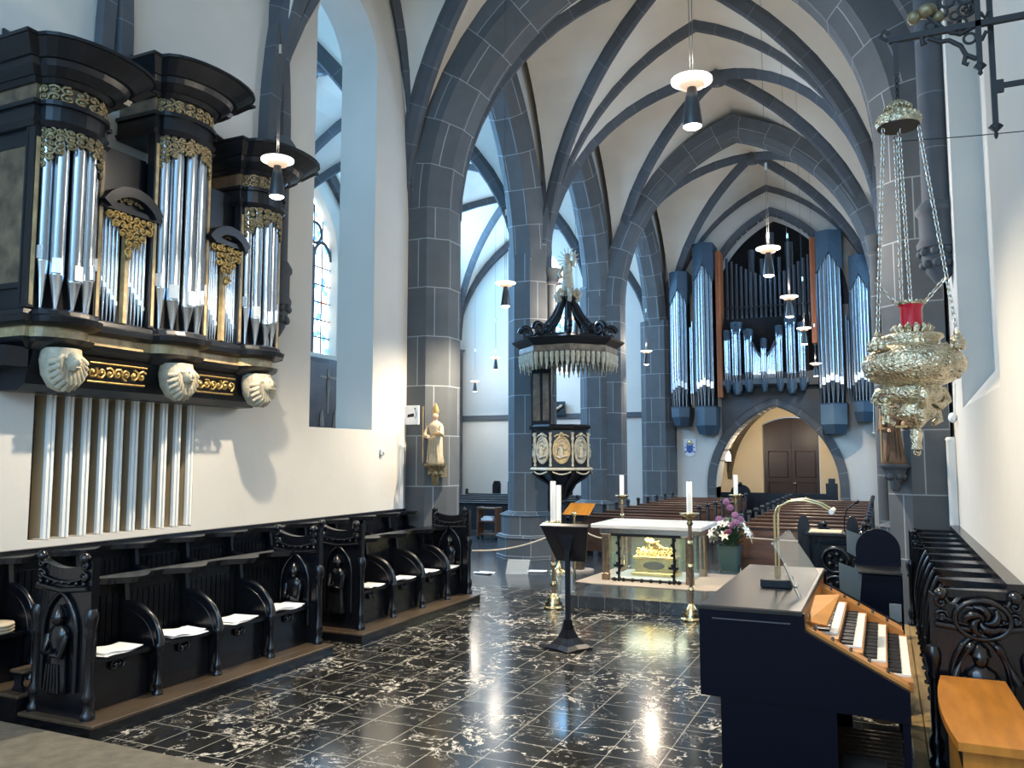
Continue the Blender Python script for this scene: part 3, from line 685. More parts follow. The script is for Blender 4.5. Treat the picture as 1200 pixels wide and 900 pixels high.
# pale louvre boards in the opening below
m = MB(); n = 10
for i in range(n):
    y = 5.36 + i * (7.22 - 5.36) / (n - 1) * .985
    b = MB().box(-7.60, y - .035, 1.41, -7.40, y + .035, 2.80).build('louvre_board', 'white_paint', None, (-7.5, y, 1.4)) if False else None
lv = thing('louvre_screen', (-7.5, 6.27, 1.41), 'white screen of upright boards over a dark opening below the wall organ', 'louvre screen')
for i in range(n):
    y = 5.42 + i * .198
    MB().box(-7.44, y - .005, 1.41, -7.398, y + .026, 2.80).box(-7.425, y + .036, 1.41, -7.388, y + .062, 2.80).build('louvre_board', 'white_paint', lv)
    MB().box(-7.61, y + .005, 1.41, -7.44, y + .022, 2.80).build('inner_board', 'tan_panel', lv)
MB().box(-7.66, 5.27, 1.40, -7.62, 7.27, 2.80).build('dark_backing', 'louvre_dark', lv)  # dark sheet closing the opening behind the boards

# ================================================================== CHOIR STALLS
def turned(mb, x, y, z0, z1, r):
    h = z1 - z0
    mb.lathe([(r * 1.3, 0), (r * 1.3, h * .05), (r * .8, h * .08), (r * 1.15, h * .16), (r * 1.15, h * .22), (r * .7, h * .27), (r * .75, h * .5), (r * .7, h * .72), (r * 1.1, h * .76), (r * .8, h * .8), (r * 1.2, h * .86), (r * 1.3, h * .95), (r * .9, h)], (x, y, z0), 10)
def end_panel(mb_, x0, x1, y, z0, z1, sd, fig=True):
    """carved bench end in the XZ plane; returns list of (name, MB)"""
    m = MB(); w = x1 - x0; t = .07
    # panel with a dip in the top between two curled shoulders
    top = [(x0 + w * i / 12, z1 - .10 * sin(pi * i / 12) ** .7) for i in range(13)]
    m.prism([(x0, z0)] + [(x0, z1)] + top[1:-1] + [(x1, z1), (x1, z0)], 'y', y, y + t)
    c = MB(); yf = y - .015
    for s, xx in ((-1, x0 + .07), (1, x1 - .07)):
        for q in range(2):
            c.tube([(xx + s * -.045 * (1 - k / 14) * cos(k * .75), yf, z1 - .07 - q * .09 + .045 * (1 - k / 14) * sin(k * .75)) for k in range(14)], .014, 5)
        c.ball((xx, yf, z1 - .01), .045, 7)
    c.tube([(x0 + .05 + (w - .1) * k / 12, yf, z1 - .16 - .05 * sin(pi * k / 12)) for k in range(13)], .014, 5)
    cx = (x0 + x1) / 2; ar = gothic(w * .30, .32, 7); zb = z0 + (z1 - z0) * .52
    c.tube([(cx - w * .3, yf, z0 + .2)] + [(cx + a, yf, zb + b) for a, b in ar] + [(cx + w * .3, yf, z0 + .2)], .022, 6)
    c.tube([(x0 + .03, yf, zb + .36), (cx, yf, zb + .33), (x1 - .03, yf, zb + .36)], .025, 6)
    for k in range(7): c.ball((x0 + .07 + (w - .14) * k / 6, yf, zb + .395), .022, 5)
    parts = [('end_board', m), ('carved_tracery', c)]
    if fig:
        f = MB()
        f.lathe([(.10, 0), (.12, .03), (.105, .1), (.10, .25), (.085, .36), (.11, .44), (.10, .50), (.045, .54)], (cx, y - .02, z0 + .18), 12, sy=.5)
        f.ball((cx, y - .03, z0 + .77), .052, 9, sz=1.2); f.lathe([(.07, 0), (.055, .05), (.01, .09)], (cx, y - .025, z0 + .79), 9)
        f.tube([(cx - .10, y - .03, z0 + .64), (cx - .09, y - .08, z0 + .50), (cx, y - .1, z0 + .52)], [.03, .028, .02], 6)
        f.tube([(cx + .10, y - .03, z0 + .64), (cx + .10, y - .08, z0 + .48), (cx + .02, y - .1, z0 + .50)], [.03, .028, .02], 6)
        for k in range(5): f.tube([(cx - .08 + .04 * k, y - .075, z0 + .2), (cx - .06 + .03 * k, y - .07, z0 + .42)], .012, 5)
        parts.append(('carved_figure', f))
    for xx in (x0 + .01, x1 - .01):
        p = MB(); turned(p, xx, y + .02, z0, zb + .2, .045); parts.append(('turned_post', p))
    return parts
def stall_row(name, label, xb, sgn, ys, z0, top, dep, group=None, ends=(True, True), cap=.30, endh=.26, armh=.62, wid=.30, cmin=.10):
    """xb: back plane; sgn: +1 seats face +X. ys: divider positions"""
    t = thing(name, (xb + sgn * dep / 2, (ys[0] + ys[-1]) / 2, z0), label, 'choir stalls', group)
    X = lambda d: xb + sgn * d
    bx = lambda m, a, y0, za, b, y1, zb: m.box(min(X(a), X(b)), y0, za, max(X(a), X(b)), y1, zb)
    SH = z0 + .42
    m = MB(); bx(m, 0, ys[0], z0, .04, ys[-1], top - .04); m.build('back_panel', 'black_wood', t)
    for a, b in zip(ys[:-1], ys[1:]):
        m = MB(); bx(m, .04, a + .03, SH - .035, dep - .08, b - .03, SH)
        m.build('seat', 'black_wood', t)
        m = MB(); bx(m, dep - .17, a + .03, z0, dep - .14, b - .03, SH - .04)
        cy = (a + b) / 2
        for s in (-1, 1): m.tube([(X(dep - .12), cy + s * (.03 + .05 * k / 8 * cos(k)), SH - .09 + .05 * k / 8 * sin(k)) for k in range(9)], .014, 5)
        m.build('seat_front', 'black_wood', t)
        m = MB(); N = max(4, int((b - a) / .07))
        for i in range(N):
            y0 = a + .04 + (b - a - .08) * i / N; bx(m, .04, y0 + .006, SH + .02, .058, y0 + (b - a - .08) / N - .006, top - .16)
        m.build('back_boards', 'black_wood', t)
    for i, y in enumerate(ys):
        if (i == 0 and ends[0]) or (i == len(ys) - 1 and ends[1]): continue
        m = MB(); zt = top - .04; e = []
        for k in range(11):
            a = pi / 2 * k / 10; zq = SH + (zt - SH) * armh; e.append((X(.13 + (dep - .17) * sin(a)), zq - (zq - SH - .02) * (1 - cos(a))))
        m.prism([(X(.03), z0), (X(.03), zt), (X(.10), zt)] + e + [(X(dep - .05), SH - .06), (X(dep - .12), z0 + .02)], 'y', y - .022, y + .022)
        o = m.build('divider', 'black_wood', t)
        m = MB(); m.tube([(p[0] + sgn * .004, y, p[1]) for p in e], [.030] * 9 + [.034, .04], 7)
        m.tube([(p[0] - sgn * .05, y - .02, p[1] - .05) for p in e[1:]], .012, 5); m.tube([(p[0] - sgn * .05, y + .02, p[1] - .05) for p in e[1:]], .012, 5)
        m.build('divider_moulding', 'black_wood', o)
        m = MB(); turned(m, X(dep - .045), y, z0, SH + .03, .036); m.build('turned_post', 'black_wood', t)
    # undulating capping rail with a broad pad over every divider
    def front(y):
        dmin = min(abs(y - q) for q in ys)
        u = min(1, dmin / wid); return cmin + (cap - cmin) * (cos(u * pi) * .5 + .5) ** (.8 if wid > .2 else .35)
    n = int((ys[-1] - ys[0]) / (.05 if wid > .2 else .018))
    yy = [ys[0] + (ys[-1] - ys[0]) * i / n for i in range(n + 1)]
    for q, (z_a, z_b, ex) in enumerate(((top - .055, top - .02, -.025), (top - .02, top, 0))):
        m = MB(); m.rings([[(X(-.02), y, z_a), (X(front(y) + ex), y, z_a), (X(front(y) + ex), y, z_b), (X(-.02), y, z_b)] for y in yy])
        m.build('capping_rail' if q else 'rail_moulding', 'black_wood', t)
    for i, on in ((0, ends[0]), (-1, ends[1])):
        if on:
            y = ys[i] - .035
            for nm, p in end_panel(None, min(X(-.05), X(dep + .02)), max(X(-.05), X(dep + .02)), y, z0, top + endh, 1):
                p.build(nm, 'black_wood', t)
    return t
# wooden platforms the stalls stand on
def platform(nm, x0, x1, y0, y1, z, label):
    t = thing(nm, ((x0 + x1) / 2, (y0 + y1) / 2, 0), label, 'stall platform')
    MB().box(x0, y0, 0, x1, y1, z - .03).build('riser', 'black_wood', t); MB().bbox(x0, y0, z - .03, x1 + .012, y1, z, .006).build('board_deck', 'worn_wood', t)
platform('stall_platform', -6.52, -5.66, 4.62, 7.70, .12, 'low dark wooden platform under the nearer front choir stalls on the left')
platform('stall_platform', -6.52, -5.66, 8.25, 11.36, .12, 'low dark wooden platform under the farther front choir stalls on the left')
platform('stall_platform', -7.38, -6.53, 4.62, 11.85, .25, 'worn wooden platform between back choir stalls and left wall')
stall_row('choir_stalls', 'nearer front row of black carved choir stalls with papers on its four seats', -6.42, 1, [4.74, 5.47, 6.18, 6.93, 7.66], .12, 1.13, .58, 'front choir stalls on the left')
stall_row('choir_stalls', 'farther front row of black carved choir stalls beyond the passage on the left', -6.42, 1, [8.48, 9.28, 10.02, 10.74, 11.32], .12, 1.13, .58, 'front choir stalls on the left')
stall_row('choir_stalls', 'long black back row of choir stalls against the white left wall', -7.37, 1, [4.35, 5.02, 5.7, 6.4, 7.1, 7.8, 8.5, 9.2, 9.9, 10.6, 11.3, 11.86], .25, 1.30, .50, ends=(True, False), endh=.05)
MB().box(-7.395, 4.3, 1.28, -7.33, 11.9, 1.335).build('wall_rail', 'black_wood', bpy.data.objects['choir_stalls.002'])
stall_row('choir_stalls', 'black choir stalls along the right wall with curved armrest tops', .80, -1, [6.62, 7.2, 7.78, 8.36, 8.94, 9.52, 10.1, 10.7, 11.3, 11.88], .05, 1.27, .52, cap=.46, endh=-.02, armh=.98, wid=.13, cmin=.05)
rs = bpy.data.objects['choir_stalls.003']
MB().box(.74, 6.6, 1.27, .845, 11.9, 1.33).build('wall_rail', 'black_wood', rs)
# near end of the right stalls has a carved oak-leaf roundel
m = MB(); cx, cz, y = .58, 1.08, 6.56
m.tube([(cx + .17 * cos(i * pi / 10), y, cz + .13 * sin(i * pi / 10)) for i in range(20)], .02, 6, closed=True)
for i in range(5):
    a = i * 2 * pi / 5 + .3; m.tube([(cx + .10 * cos(a + q * .35) * (q / 5 + .2), y - .02, cz + .085 * sin(a + q * .35) * (q / 5 + .2)) for q in range(6)], [.012, .02, .028, .03, .024, .012], 6)
for s in (-1, 1): m.tube([(cx + s * (.06 + .13 * q / 8), y - .02, cz - .16 - .25 * (q / 8) ** 1.5) for q in range(9)], [.02 + .012 * sin(q) for q in range(9)], 6)
m.build('carved_roundel', 'black_wood', rs)
stall_row('choir_stalls', 'short front row of black choir stalls on the right, seen past the organ console', -.22, -1, [9.85, 10.55, 11.25], 0.0, 1.10, .55, cap=.4)
# papers and books lying on the seats
def papers(x, y, z, sd, label, n=3, w=.30, h=.38):
    rnd = random.Random(sd); m = MB()
    for i in range(n):
        a = rnd.uniform(-.25, .25); dx, dy = rnd.uniform(-.03, .03), rnd.uniform(-.05, .05); g = 8
        M = Matrix.Translation((x + dx, y + dy, z + i * .006)) @ Matrix.Rotation(a, 4, 'Z'); k = rnd.uniform(.004, .015)
        rs = [[tuple(M @ Vector(((-w / 2), -h / 2 + h * j / g, k * sin(j * .8) + k))), tuple(M @ Vector(((w / 2), -h / 2 + h * j / g, k * sin(j * .8 + .5) + k)))] for j in range(g + 1)]
        rs2 = [[(a_[0], a_[1], a_[2] + .004), (b_[0], b_[1], b_[2] + .004)] for a_, b_ in rs]
        m.rings([[r1[0], r1[1], r2[1], r2[0]] for r1, r2 in zip(rs, rs2)])
    tag(m.build('song_sheets', 'paper', None, (x, y, z)), label, 'papers', 'papers on the choir stall seats')
for i, (y, l) in enumerate(((5.1, 'loose white sheets on the first front stall seat, beside the carved end'), (5.86, 'white sheets spread on the second front stall seat'), (6.58, 'white sheets on the third front stall seat'), (7.3, 'small white stack on the fourth front stall seat, before the passage'))):
    papers(-6.08, y, .542, i, l, 3)
for i, (y, l) in enumerate(((8.9, 'white sheets on the first seat beyond the passage'), (9.66, 'white sheets on the second seat beyond the passage'), (10.4, 'white sheets on the third seat beyond the passage'), (10.97, 'papers on the last front stall seat on the left'))):
    papers(-6.08, y, .542, 20 + i, l, 2)
for i in range(3):
    m = MB(); m.lathe([(.165, 0), (.178, .012), (.17, .026), (.05, .03)], (-7.13 + .008 * i, 4.78 - .006 * i, .674 + .028 * i), 20)
    tag(m.build('seat_cushion', 'straw', None, (-7.13, 4.78, .674 + .028 * i)), ('bottom', 'middle', 'top')[i] + ' round straw cushion of the pile on the left back stall', 'cushion', 'round straw cushions')
st = thing('kneeling_stool', (-6.62, 4.78, .25), 'small worn wooden footstool behind the carved end of the front stalls', 'footstool')
MB().bbox(-6.73, 4.68, .40, -6.55, 4.90, .43).build('stool_top', 'worn_wood', st)
for yy in (4.71, 4.86): MB().prism([(-6.71, .25), (-6.68, .32), (-6.70, .40), (-6.58, .40), (-6.60, .32), (-6.57, .25)], 'y', yy - .012, yy + .012).build('leg', 'black_wood', st)
# ================================================================== WEST ORGAN
wo = thing('pipe_organ', (AX, 28.0, 2.9), 'modern blue and silver pipe organ filling the arch above the far tower archway', 'organ')
def vplan(x0, x1, yf, yb, ap):      # pointed plan: prow towards the viewer
    c = (x0 + x1) / 2; return [(x0, yb), (x0, yf + ap), (c, yf), (x1, yf + ap), (x1, yb)]
for x0, x1, zh, zf, zc in ((-6.60, -5.98, 8.60, 3.90, 3.25), (-5.78, -5.08, 9.52, 3.90, 2.95), (-1.78, -.98, 9.50, 3.90, 2.92), (-.80, -.22, 8.60, 3.95, 3.3)):
    c = (x0 + x1) / 2; w_ = x1 - x0
    hood = 1.35 if w_ > .65 else 1.15
    m = MB(); pl = vplan(x0, x1, 27.75, 28.78, .22)
    m.rings([[(x, y, z) for x, y in pl] for z in (zh - hood * .55, zh)])
    # zigzag lower edge of the hood
    for s in (-1, 1):
        xa, ya = (x0 if s < 0 else x1), 27.97
        m.add([(xa, ya, zh - hood * .54), (c, 27.75, zh - hood * .54), (xa, ya, zh - hood)], [(0, 1, 2)]); m.add([(xa, ya, zh - hood * .54), (xa, 28.6, zh - hood * .54), (xa, 28.2, zh - hood)], [(0, 1, 2)])
    m.build('scaled_hood', 'blue_case', wo)
    n = 5
    for i in range(n):
        u = (i + .5) / n * 2 - 1; x = c + u * w_ * .42; y = 27.86 + .20 * abs(u); r = w_ * .095
        ft = .72 - .15 * abs(u); m = MB(); pipe(m, x, y, zf, ft, zh - hood * .6 - zf - ft, r, 10); o = m.build('organ_pipe', 'pipe_tin', wo)
        MB().box(x - r * .55, y - r * 1.02, zf + ft, x + r * .55, y - r * .75, zf + ft + .22).build('pipe_mouth', 'pipe_mouth', o)
    for i in range(3):
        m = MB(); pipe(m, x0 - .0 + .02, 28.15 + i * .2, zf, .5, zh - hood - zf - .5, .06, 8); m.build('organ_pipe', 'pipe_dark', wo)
    m = MB()
    m.rings([[(c + (x - c) * k, y + (28.78 - y) * (1 - k) * .9, z) for x, y in pl] for z, k in ((zc, .75), (zc + .3, .98), (zf - .04, 1.0), (zf, 1.02))]); m.build('corbel', 'blue_corbel', wo)
    MB().rings([[(c + (x - c) * 1.03, y, z) for x, y in pl] for z in (zf - .04, zf + .0)]).build('pipe_rack', 'case_wood', wo)
    MB().box(x0 + .08, 28.3, zf, x1 - .08, 28.78, zh - .5).build('case_back', 'void', wo)
for i, x in enumerate((-5.93, -5.86)):
    m = MB(); pipe(m, x, 28.1, 3.95, .4, 2.3 + i * .2, .035, 8); m.build('organ_pipe', 'pipe_tin', wo)
for i, x in enumerate((-.94, -.87)):
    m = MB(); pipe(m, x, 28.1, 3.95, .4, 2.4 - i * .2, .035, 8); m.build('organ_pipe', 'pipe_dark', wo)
for x0, x1, z0, z1 in ((-5.06, -4.88, 4.2, 9.25), (-1.98, -1.80, 5.9, 9.4)):
    m = MB().box(x0, 28.2, z0, x1, 28.78, z1); m.box(x0 + .05, 28.16, z0, x0 + .08, 28.2, z1).box(x1 - .06, 28.16, z0, x1 - .03, 28.2, z1); m.build('orange_panel', 'orange_wood', wo)
MB().box(-5.05, 28.35, 4.55, -1.78, 28.78, 5.0).build('gallery_front', 'dark_slate', wo)
# central division: seven clustered columns with small pipes between
cols = [(-4.68, 6.46, .19), (-4.38, 6.72, .30), (-4.0, 6.46, .24), (-3.5, 6.12, .17), (-3.0, 6.52, .20), (-2.64, 6.84, .30), (-2.30, 6.58, .21)]
for x, zt, w_ in cols:
    c0 = 4.34 if w_ < .25 else 4.26
    m = MB(); m.rings([[(x + a * w_ * k, 28.0 + b, z) for a, b in ((-.55, .5), (-.55, .12), (0, -.06), (.55, .12), (.55, .5))] for z, k in ((c0, .5), (c0 + .18, 1), (c0 + .42, 1))]); m.build('corbel', 'blue_corbel', wo)
    for u in (-1, 0, 1):
        r = w_ * .185; m = MB(); pipe(m, x + u * w_ * .34, 27.98 + .08 * abs(u), c0 + .42, .24, zt - c0 - .9, r, 9); m.build('organ_pipe', 'pipe_tin', wo)
    m = MB(); m.rings([[(x + a * w_, 28.0 + b, z) for a, b in ((-.6, .4), (-.6, .08), (0, -.10), (.6, .08), (.6, .4))] for z in (zt - .34, zt)])
    filigree(m, lambda u, v: (x - w_ * .5 + u, 27.9, zt - .42 + v), w_, .36, int(-x * 10), .012, .8); m.build('carved_cap', 'blue_case', wo)
for xa, xb, za, zb in ((-3.86, -3.60, 5.9, 5.45), (-3.40, -3.13, 5.45, 5.9)):
    m = MB()
    for i in range(7): x = xa + (xb - xa) * (i + .5) / 7; pipe(m, x, 28.06, 4.76, .16, (za + (zb - za) * (i + .5) / 7) - 4.92, .016, 7)
    m.build('small_pipes', 'pipe_tin', wo)
    m = MB(); m.tube([(xa, 28.0, za + .12), ((xa + xb) / 2, 28.0, (za + zb) / 2 + .02), (xb, 28.0, zb + .12)], .03, 5); m.build('small_pipe_shade', 'blue_case', wo)
MB().box(-4.85, 28.1, 4.6, -2.12, 28.5, 4.76).build('windchest_rail', 'blue_corbel', wo)
MB().box(-4.85, 28.5, 4.7, -2.12, 28.6, 6.9).build('case_back', 'void', wo)
# dark pipes inside the arch
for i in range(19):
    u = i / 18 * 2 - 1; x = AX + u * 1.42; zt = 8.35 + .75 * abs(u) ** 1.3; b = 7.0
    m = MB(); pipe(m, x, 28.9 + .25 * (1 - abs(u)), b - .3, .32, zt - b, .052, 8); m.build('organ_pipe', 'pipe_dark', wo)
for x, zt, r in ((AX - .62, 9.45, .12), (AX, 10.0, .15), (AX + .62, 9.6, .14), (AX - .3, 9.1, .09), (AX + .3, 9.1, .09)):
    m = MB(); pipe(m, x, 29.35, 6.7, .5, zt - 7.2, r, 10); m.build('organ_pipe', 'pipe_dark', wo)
MB().box(-5.0, 28.82, 6.55, -1.7, 29.6, 6.70).box(-5.0, 28.82, 7.32, -1.7, 28.86, 7.36).build('pipe_rack', 'case_wood', wo)
# papal arms on a small shield beside the arch
sh = thing('coat_of_arms', (-6.16, 28.79, 2.2), 'small white shield with blue papal arms on the far wall left of the archway', 'coat of arms')
m = MB(); ps = [(-6.37, 2.82), (-6.37, 2.42)] + [(-6.16 - .21 * cos(a), 2.42 - .22 * sin(a)) for a in [pi * i / 10 for i in range(1, 10)]] + [(-5.95, 2.42), (-5.95, 2.82)]
m.prism(ps, 'y', 28.76, 28.79); m.build('shield_board', 'sign_white', sh)
m = MB(); ps = [(-6.27, 2.60), (-6.27, 2.45)] + [(-6.16 - .11 * cos(a), 2.45 - .13 * sin(a)) for a in [pi * i / 8 for i in range(1, 8)]] + [(-6.05, 2.45), (-6.05, 2.60)]
m.prism(ps, 'y', 28.745, 28.76)
for s in (-1, 1): m.tube([(-6.16 + s * .13, 28.75, 2.66), (-6.16 - s * .15, 28.75, 2.34)], .014, 5); m.ball((-6.16 + s * .16, 28.75, 2.36), .03, 6); m.ball((-6.16 + s * .15, 28.75, 2.52), .025, 6)
m.build('blue_arms', 'shield_blue', sh)
m = MB(); m.lathe([(.07, 0), (.085, .05), (.06, .11), (.01, .16)], (-6.16, 28.75, 2.63), 10, sy=.3); m.build('tiara', 'brass', sh)

# ================================================================== PENDANT LAMPS
def pendant(loc, label, energy, full=True):
    x, y, z = loc
    t = thing('pendant_lamp', loc, label, 'pendant lamp', 'cone pendant lamps with pale rings')
    m = MB(); m.lathe([(.10, .0), (.165, .012), (.165, .03), (.10, .035)], loc, 24); m.build('lamp_ring', 'lamp_ring', t)
    m = MB(); m.lathe([(.055, -.04), (.10, -.03), (.105, -.004), (.10, .0)], loc, 20); m.build('copper_collar', 'lamp_copper', t)
    m = MB(); m.lathe([(.075, -.36), (.078, -.33), (.055, -.14), (.036, -.04), (.02, -.03)], loc, 18); m.build('lamp_cone', 'lamp_shell', t)
    m = MB(); m.lathe([(.073, -.362), (.05, -.378), (.001, -.385)], loc, 18); m.build('lamp_glass', 'lamp_glow', t)
    m = MB(); m.lathe([(.018, 0), (.018, .10)], (x, y, z + 1.15), 8); m.build('cable_gripper', 'silver', t)
    top = 11.0
    m = MB(); m.tube([(x - .012, y, z + .03), (x - .012, y, top)], .0035, 4).tube([(x + .012, y, z + .03), (x + .012, y, z + 1.2)], .0035, 4); m.build('cable', 'grey_metal', t)
    l = bpy.data.lights.new('pendant_light', 'SPOT'); l.energy = energy; l.spot_size = R(158 if 11 < y < 13 and x < -5 else 140); l.spot_blend = .75; l.color = (1.0, .84, .63); l.shadow_soft_size = .05
    o = bpy.data.objects.new('pendant_light', l); COL.objects.link(o); o.parent = t; o.location = (0, 0, -.42)
    l = bpy.data.lights.new('pendant_uplight', 'POINT'); l.energy = energy * (.03 if y < 7 else .02 if (y < 13 and x < -5) else .42 if y < 13 else .34); l.color = (1.0, .85, .68); l.shadow_soft_size = .12
    o = bpy.data.objects.new('pendant_uplight', l); COL.objects.link(o); o.parent = t; o.location = (0, 0, .22)
E1 = 420
for loc, lab in (
    ((-1.30, 6.40, 5.2), 'largest cone pendant hanging over the middle of the choir'),
    ((-5.54, 6.44, 5.2), 'cone pendant hanging in front of the wall organ at its far end'),
    ((-1.36, 11.7, 5.07), 'cone pendant under the vault before the west organ, highest of that row'),
    ((-5.52, 11.97, 5.0), 'cone pendant beside the chancel side of the pulpit pillar'),
    ((-1.52, 16.15, 5.2), 'second pendant before the dark centre of the west organ'),
    ((-5.98, 16.67, 5.2), 'cone pendant glowing above the pulpit canopy'),
    ((-1.60, 20.3, 5.2), 'third pendant of the row before the west organ'),
    ((-6.10, 22.9, 5.2), 'small pendant before the last pillar on the left'),
    ((-1.78, 26.4, 5.0), 'farthest and smallest pendant before the west organ'),
    ((-10.9, 22.9, 5.25), 'upper of two small pendants in the side aisle'),
    ((-13.9, 27.4, 5.0), 'lower of two small pendants in the side aisle'),
    ((-10.7, 27.0, 4.9), 'tiny pendant seen between pulpit and its canopy')):
    pendant(loc, lab, E1 * (1.35 if loc[1] < 7 else (1.5 if loc[0] < -5 else 1.0) if loc[1] < 13 else .55 if loc[0] > -7 else .22))
# unseen lamps added behind the viewer, continuing the rows to light the foreground
for x, y, q in ((-1.3, .6, 'straight above the viewer'), (-5.5, .6, 'out of view over the left stalls'), (-1.6, -3.0, 'out of view behind the viewer')):
    pendant((x, y, 5.2), 'added unseen cone pendant of the choir ' + q, E1 * (.5 if x < -5 else .95))
# warm lamp in the tower room
tl_ = thing('wall_lamp', (-5.05, 29.9, 2.0), 'lit candle-shaped wall lamp inside the tower archway', 'wall lamp')
m = MB(); m.lathe([(.10, 0), (.13, .03), (.10, .05)], (-5.05, 30.0, 2.0), 12).tube([(-5.05, 30.0, 2.0), (-5.05, 30.0, 1.65)], .03, 6).tube([(-5.05, 30.0, 2.0), (-5.45, 30.2, 2.0), (-6.1, 30.3, 2.0)], .02, 6); m.build('bracket', 'iron', tl_)
m = MB(); m.lathe([(.08, .05), (.09, .2), (.03, .38)], (-5.05, 30.0, 2.0), 12); m.build('lamp_shade', 'lamp_glow', tl_)
for (x, y, z, e) in ((-4.6, 30.3, 2.6, 60), (-2.6, 31.0, 3.0, 60)):
    l = bpy.data.lights.new('tower_lamp', 'POINT'); l.energy = e; l.color = (1, .82, .58); l.shadow_soft_size = .1
    o = bpy.data.objects.new('tower_lamp', l); COL.objects.link(o); o.location = (x, y, z)

# ================================================================== PULPIT
pu = thing('pulpit', (-6.0, 15.75, 0), 'black and gold carved pulpit with relief ovals on the first nave pillar', 'pulpit')
px, py = -6.0, 15.75
PH = 21.0
def ngon(r, z, n=8, rot=22.5 + 21.0, cx=px, cy=py): return [(cx + r * cos(R(rot) + 2 * pi * i / n), cy + r * sin(R(rot) + 2 * pi * i / n), z) for i in range(n)]
m = MB(); m.rings([ngon(.56, 1.98), ngon(.56, 2.72), ngon(.62, 2.76), ngon(.64, 2.80), ngon(.60, 2.84)]); m.build('pulpit_body', 'case_wood', pu)
m = MB(); m.rings([ngon(.66, 1.92), ngon(.69, 1.94), ngon(.66, 1.98)]); m.build('gilt_ledge', 'carved_cream', pu)
m = MB(); m.rings([ngon(.05, 1.30), ngon(.12, 1.42), ngon(.22, 1.60), ngon(.45, 1.80), ngon(.60, 1.92)])
for k in range(8):
    a = R(PH + 22.5 + 45 * k); m.tube([(px + r * cos(a), py + r * sin(a), z) for r, z in ((.62, 1.9), (.50, 1.78), (.30, 1.66), (.2, 1.5), (.1, 1.36))], .035, 6)
m.ball((px, py, 1.28), .07, 8); m.build('lower_scrolls', 'case_wood', pu)
m = MB()
for k in range(8):
    a = R(PH + 45 * k); q = .62
    m.tube([(px + q * cos(a + t * .3), py + q * sin(a + t * .3), 1.90 - .05 * (1 - t * t)) for t in [i / 4 - 1 for i in range(9)]], .018, 5)
m.build('carved_swags', 'carved_cream', pu)
for k in range(8):
    a = R(PH + 45 * k); ca, sa = cos(a), sin(a); q = .56 * cos(R(22.5)) + .012
    P = lambda u, v, d=0: (px + (q + d) * ca - u * sa, py + (q + d) * sa + u * ca, 2.33 + v)
    m = MB(); N = 18
    rr = [[P(.182 * s * cos(2 * pi * i / N), .285 * s * sin(2 * pi * i / N), d) for i in range(N)] for s, d in ((1, 0), (.97, .025), (.86, .03), (.80, .012), (.4, .012))]
    m.rings(rr)
    m.ball(P(0, .31, .02), .05, 7, sz=.8); m.tube([P(-.14, .26, .02), P(-.08, .30, .03), P(0, .28, .03), P(.08, .30, .03), P(.14, .26, .02)], .018, 5)
    f = m.build('relief_oval', 'marbled_gold' if k == 6 else 'carved_cream', pu)
    m = MB(); rnd = random.Random(k)
    m.lathe([(.05, -.12), (.055, 0), (.03, .09)], P(-.01, -.02, .02), 8); m.ball(P(0, .10, .04), .028, 7)
    m.tube([P(.02, .05, .04), P(.08, .0, .04), P(.11, .06, .03)], .014, 5); m.tube([P(-.03, .04, .04), P(-.09, .03, .04), P(-.09, -.08, .03)], .014, 5)
    m.tube([P(-.11, -.12, .02), P(-.04, -.16, .04), P(.04, -.13, .04), P(.11, -.12, .02)], .022, 5); m.tube([P(-.08, .15, .02), P(.02, .2, .03), P(.1, .14, .02)], .014, 5)
    m.build('relief_figure', 'carved_cream', f)
    b = a + R(22.5); m = MB(); m.lathe([(.022, 0), (.03, .03), (.018, .06), (.028, .12), (.018, .2), (.026, .28), (.018, .36), (.028, .42), (.018, .5), (.035, .56), (.02, .62), (.04, .68)], (px + .575 * cos(b), py + .575 * sin(b), 2.0), 7); m.build('turned_baluster', 'carved_cream', pu)
# back wall of the pulpit, with marbled fields
m = MB().box(-6.76, 15.98, 1.9, -6.32, 16.08, 4.05).box(-6.80, 15.95, 2.76, -6.28, 16.1, 2.84); m.build('back_board', 'case_wood', pu)
for x0, x1, z0, z1 in ((-6.72, -6.56, 2.95, 3.95), (-6.50, -6.36, 2.95, 3.95), (-6.72, -6.58, 2.08, 2.68)): MB().box(x0, 15.965, z0, x1, 15.98, z1).build('marbled_field', 'marbled_wood' if z0 > 2.5 else 'marbled_gold', pu)
MB().box(-6.75, 16.08, 1.9, -6.62, 16.7, 2.0).box(-6.7, 16.05, 2.0, -6.4, 16.6, 2.05).build('pillar_bracket', 'case_wood', pu)
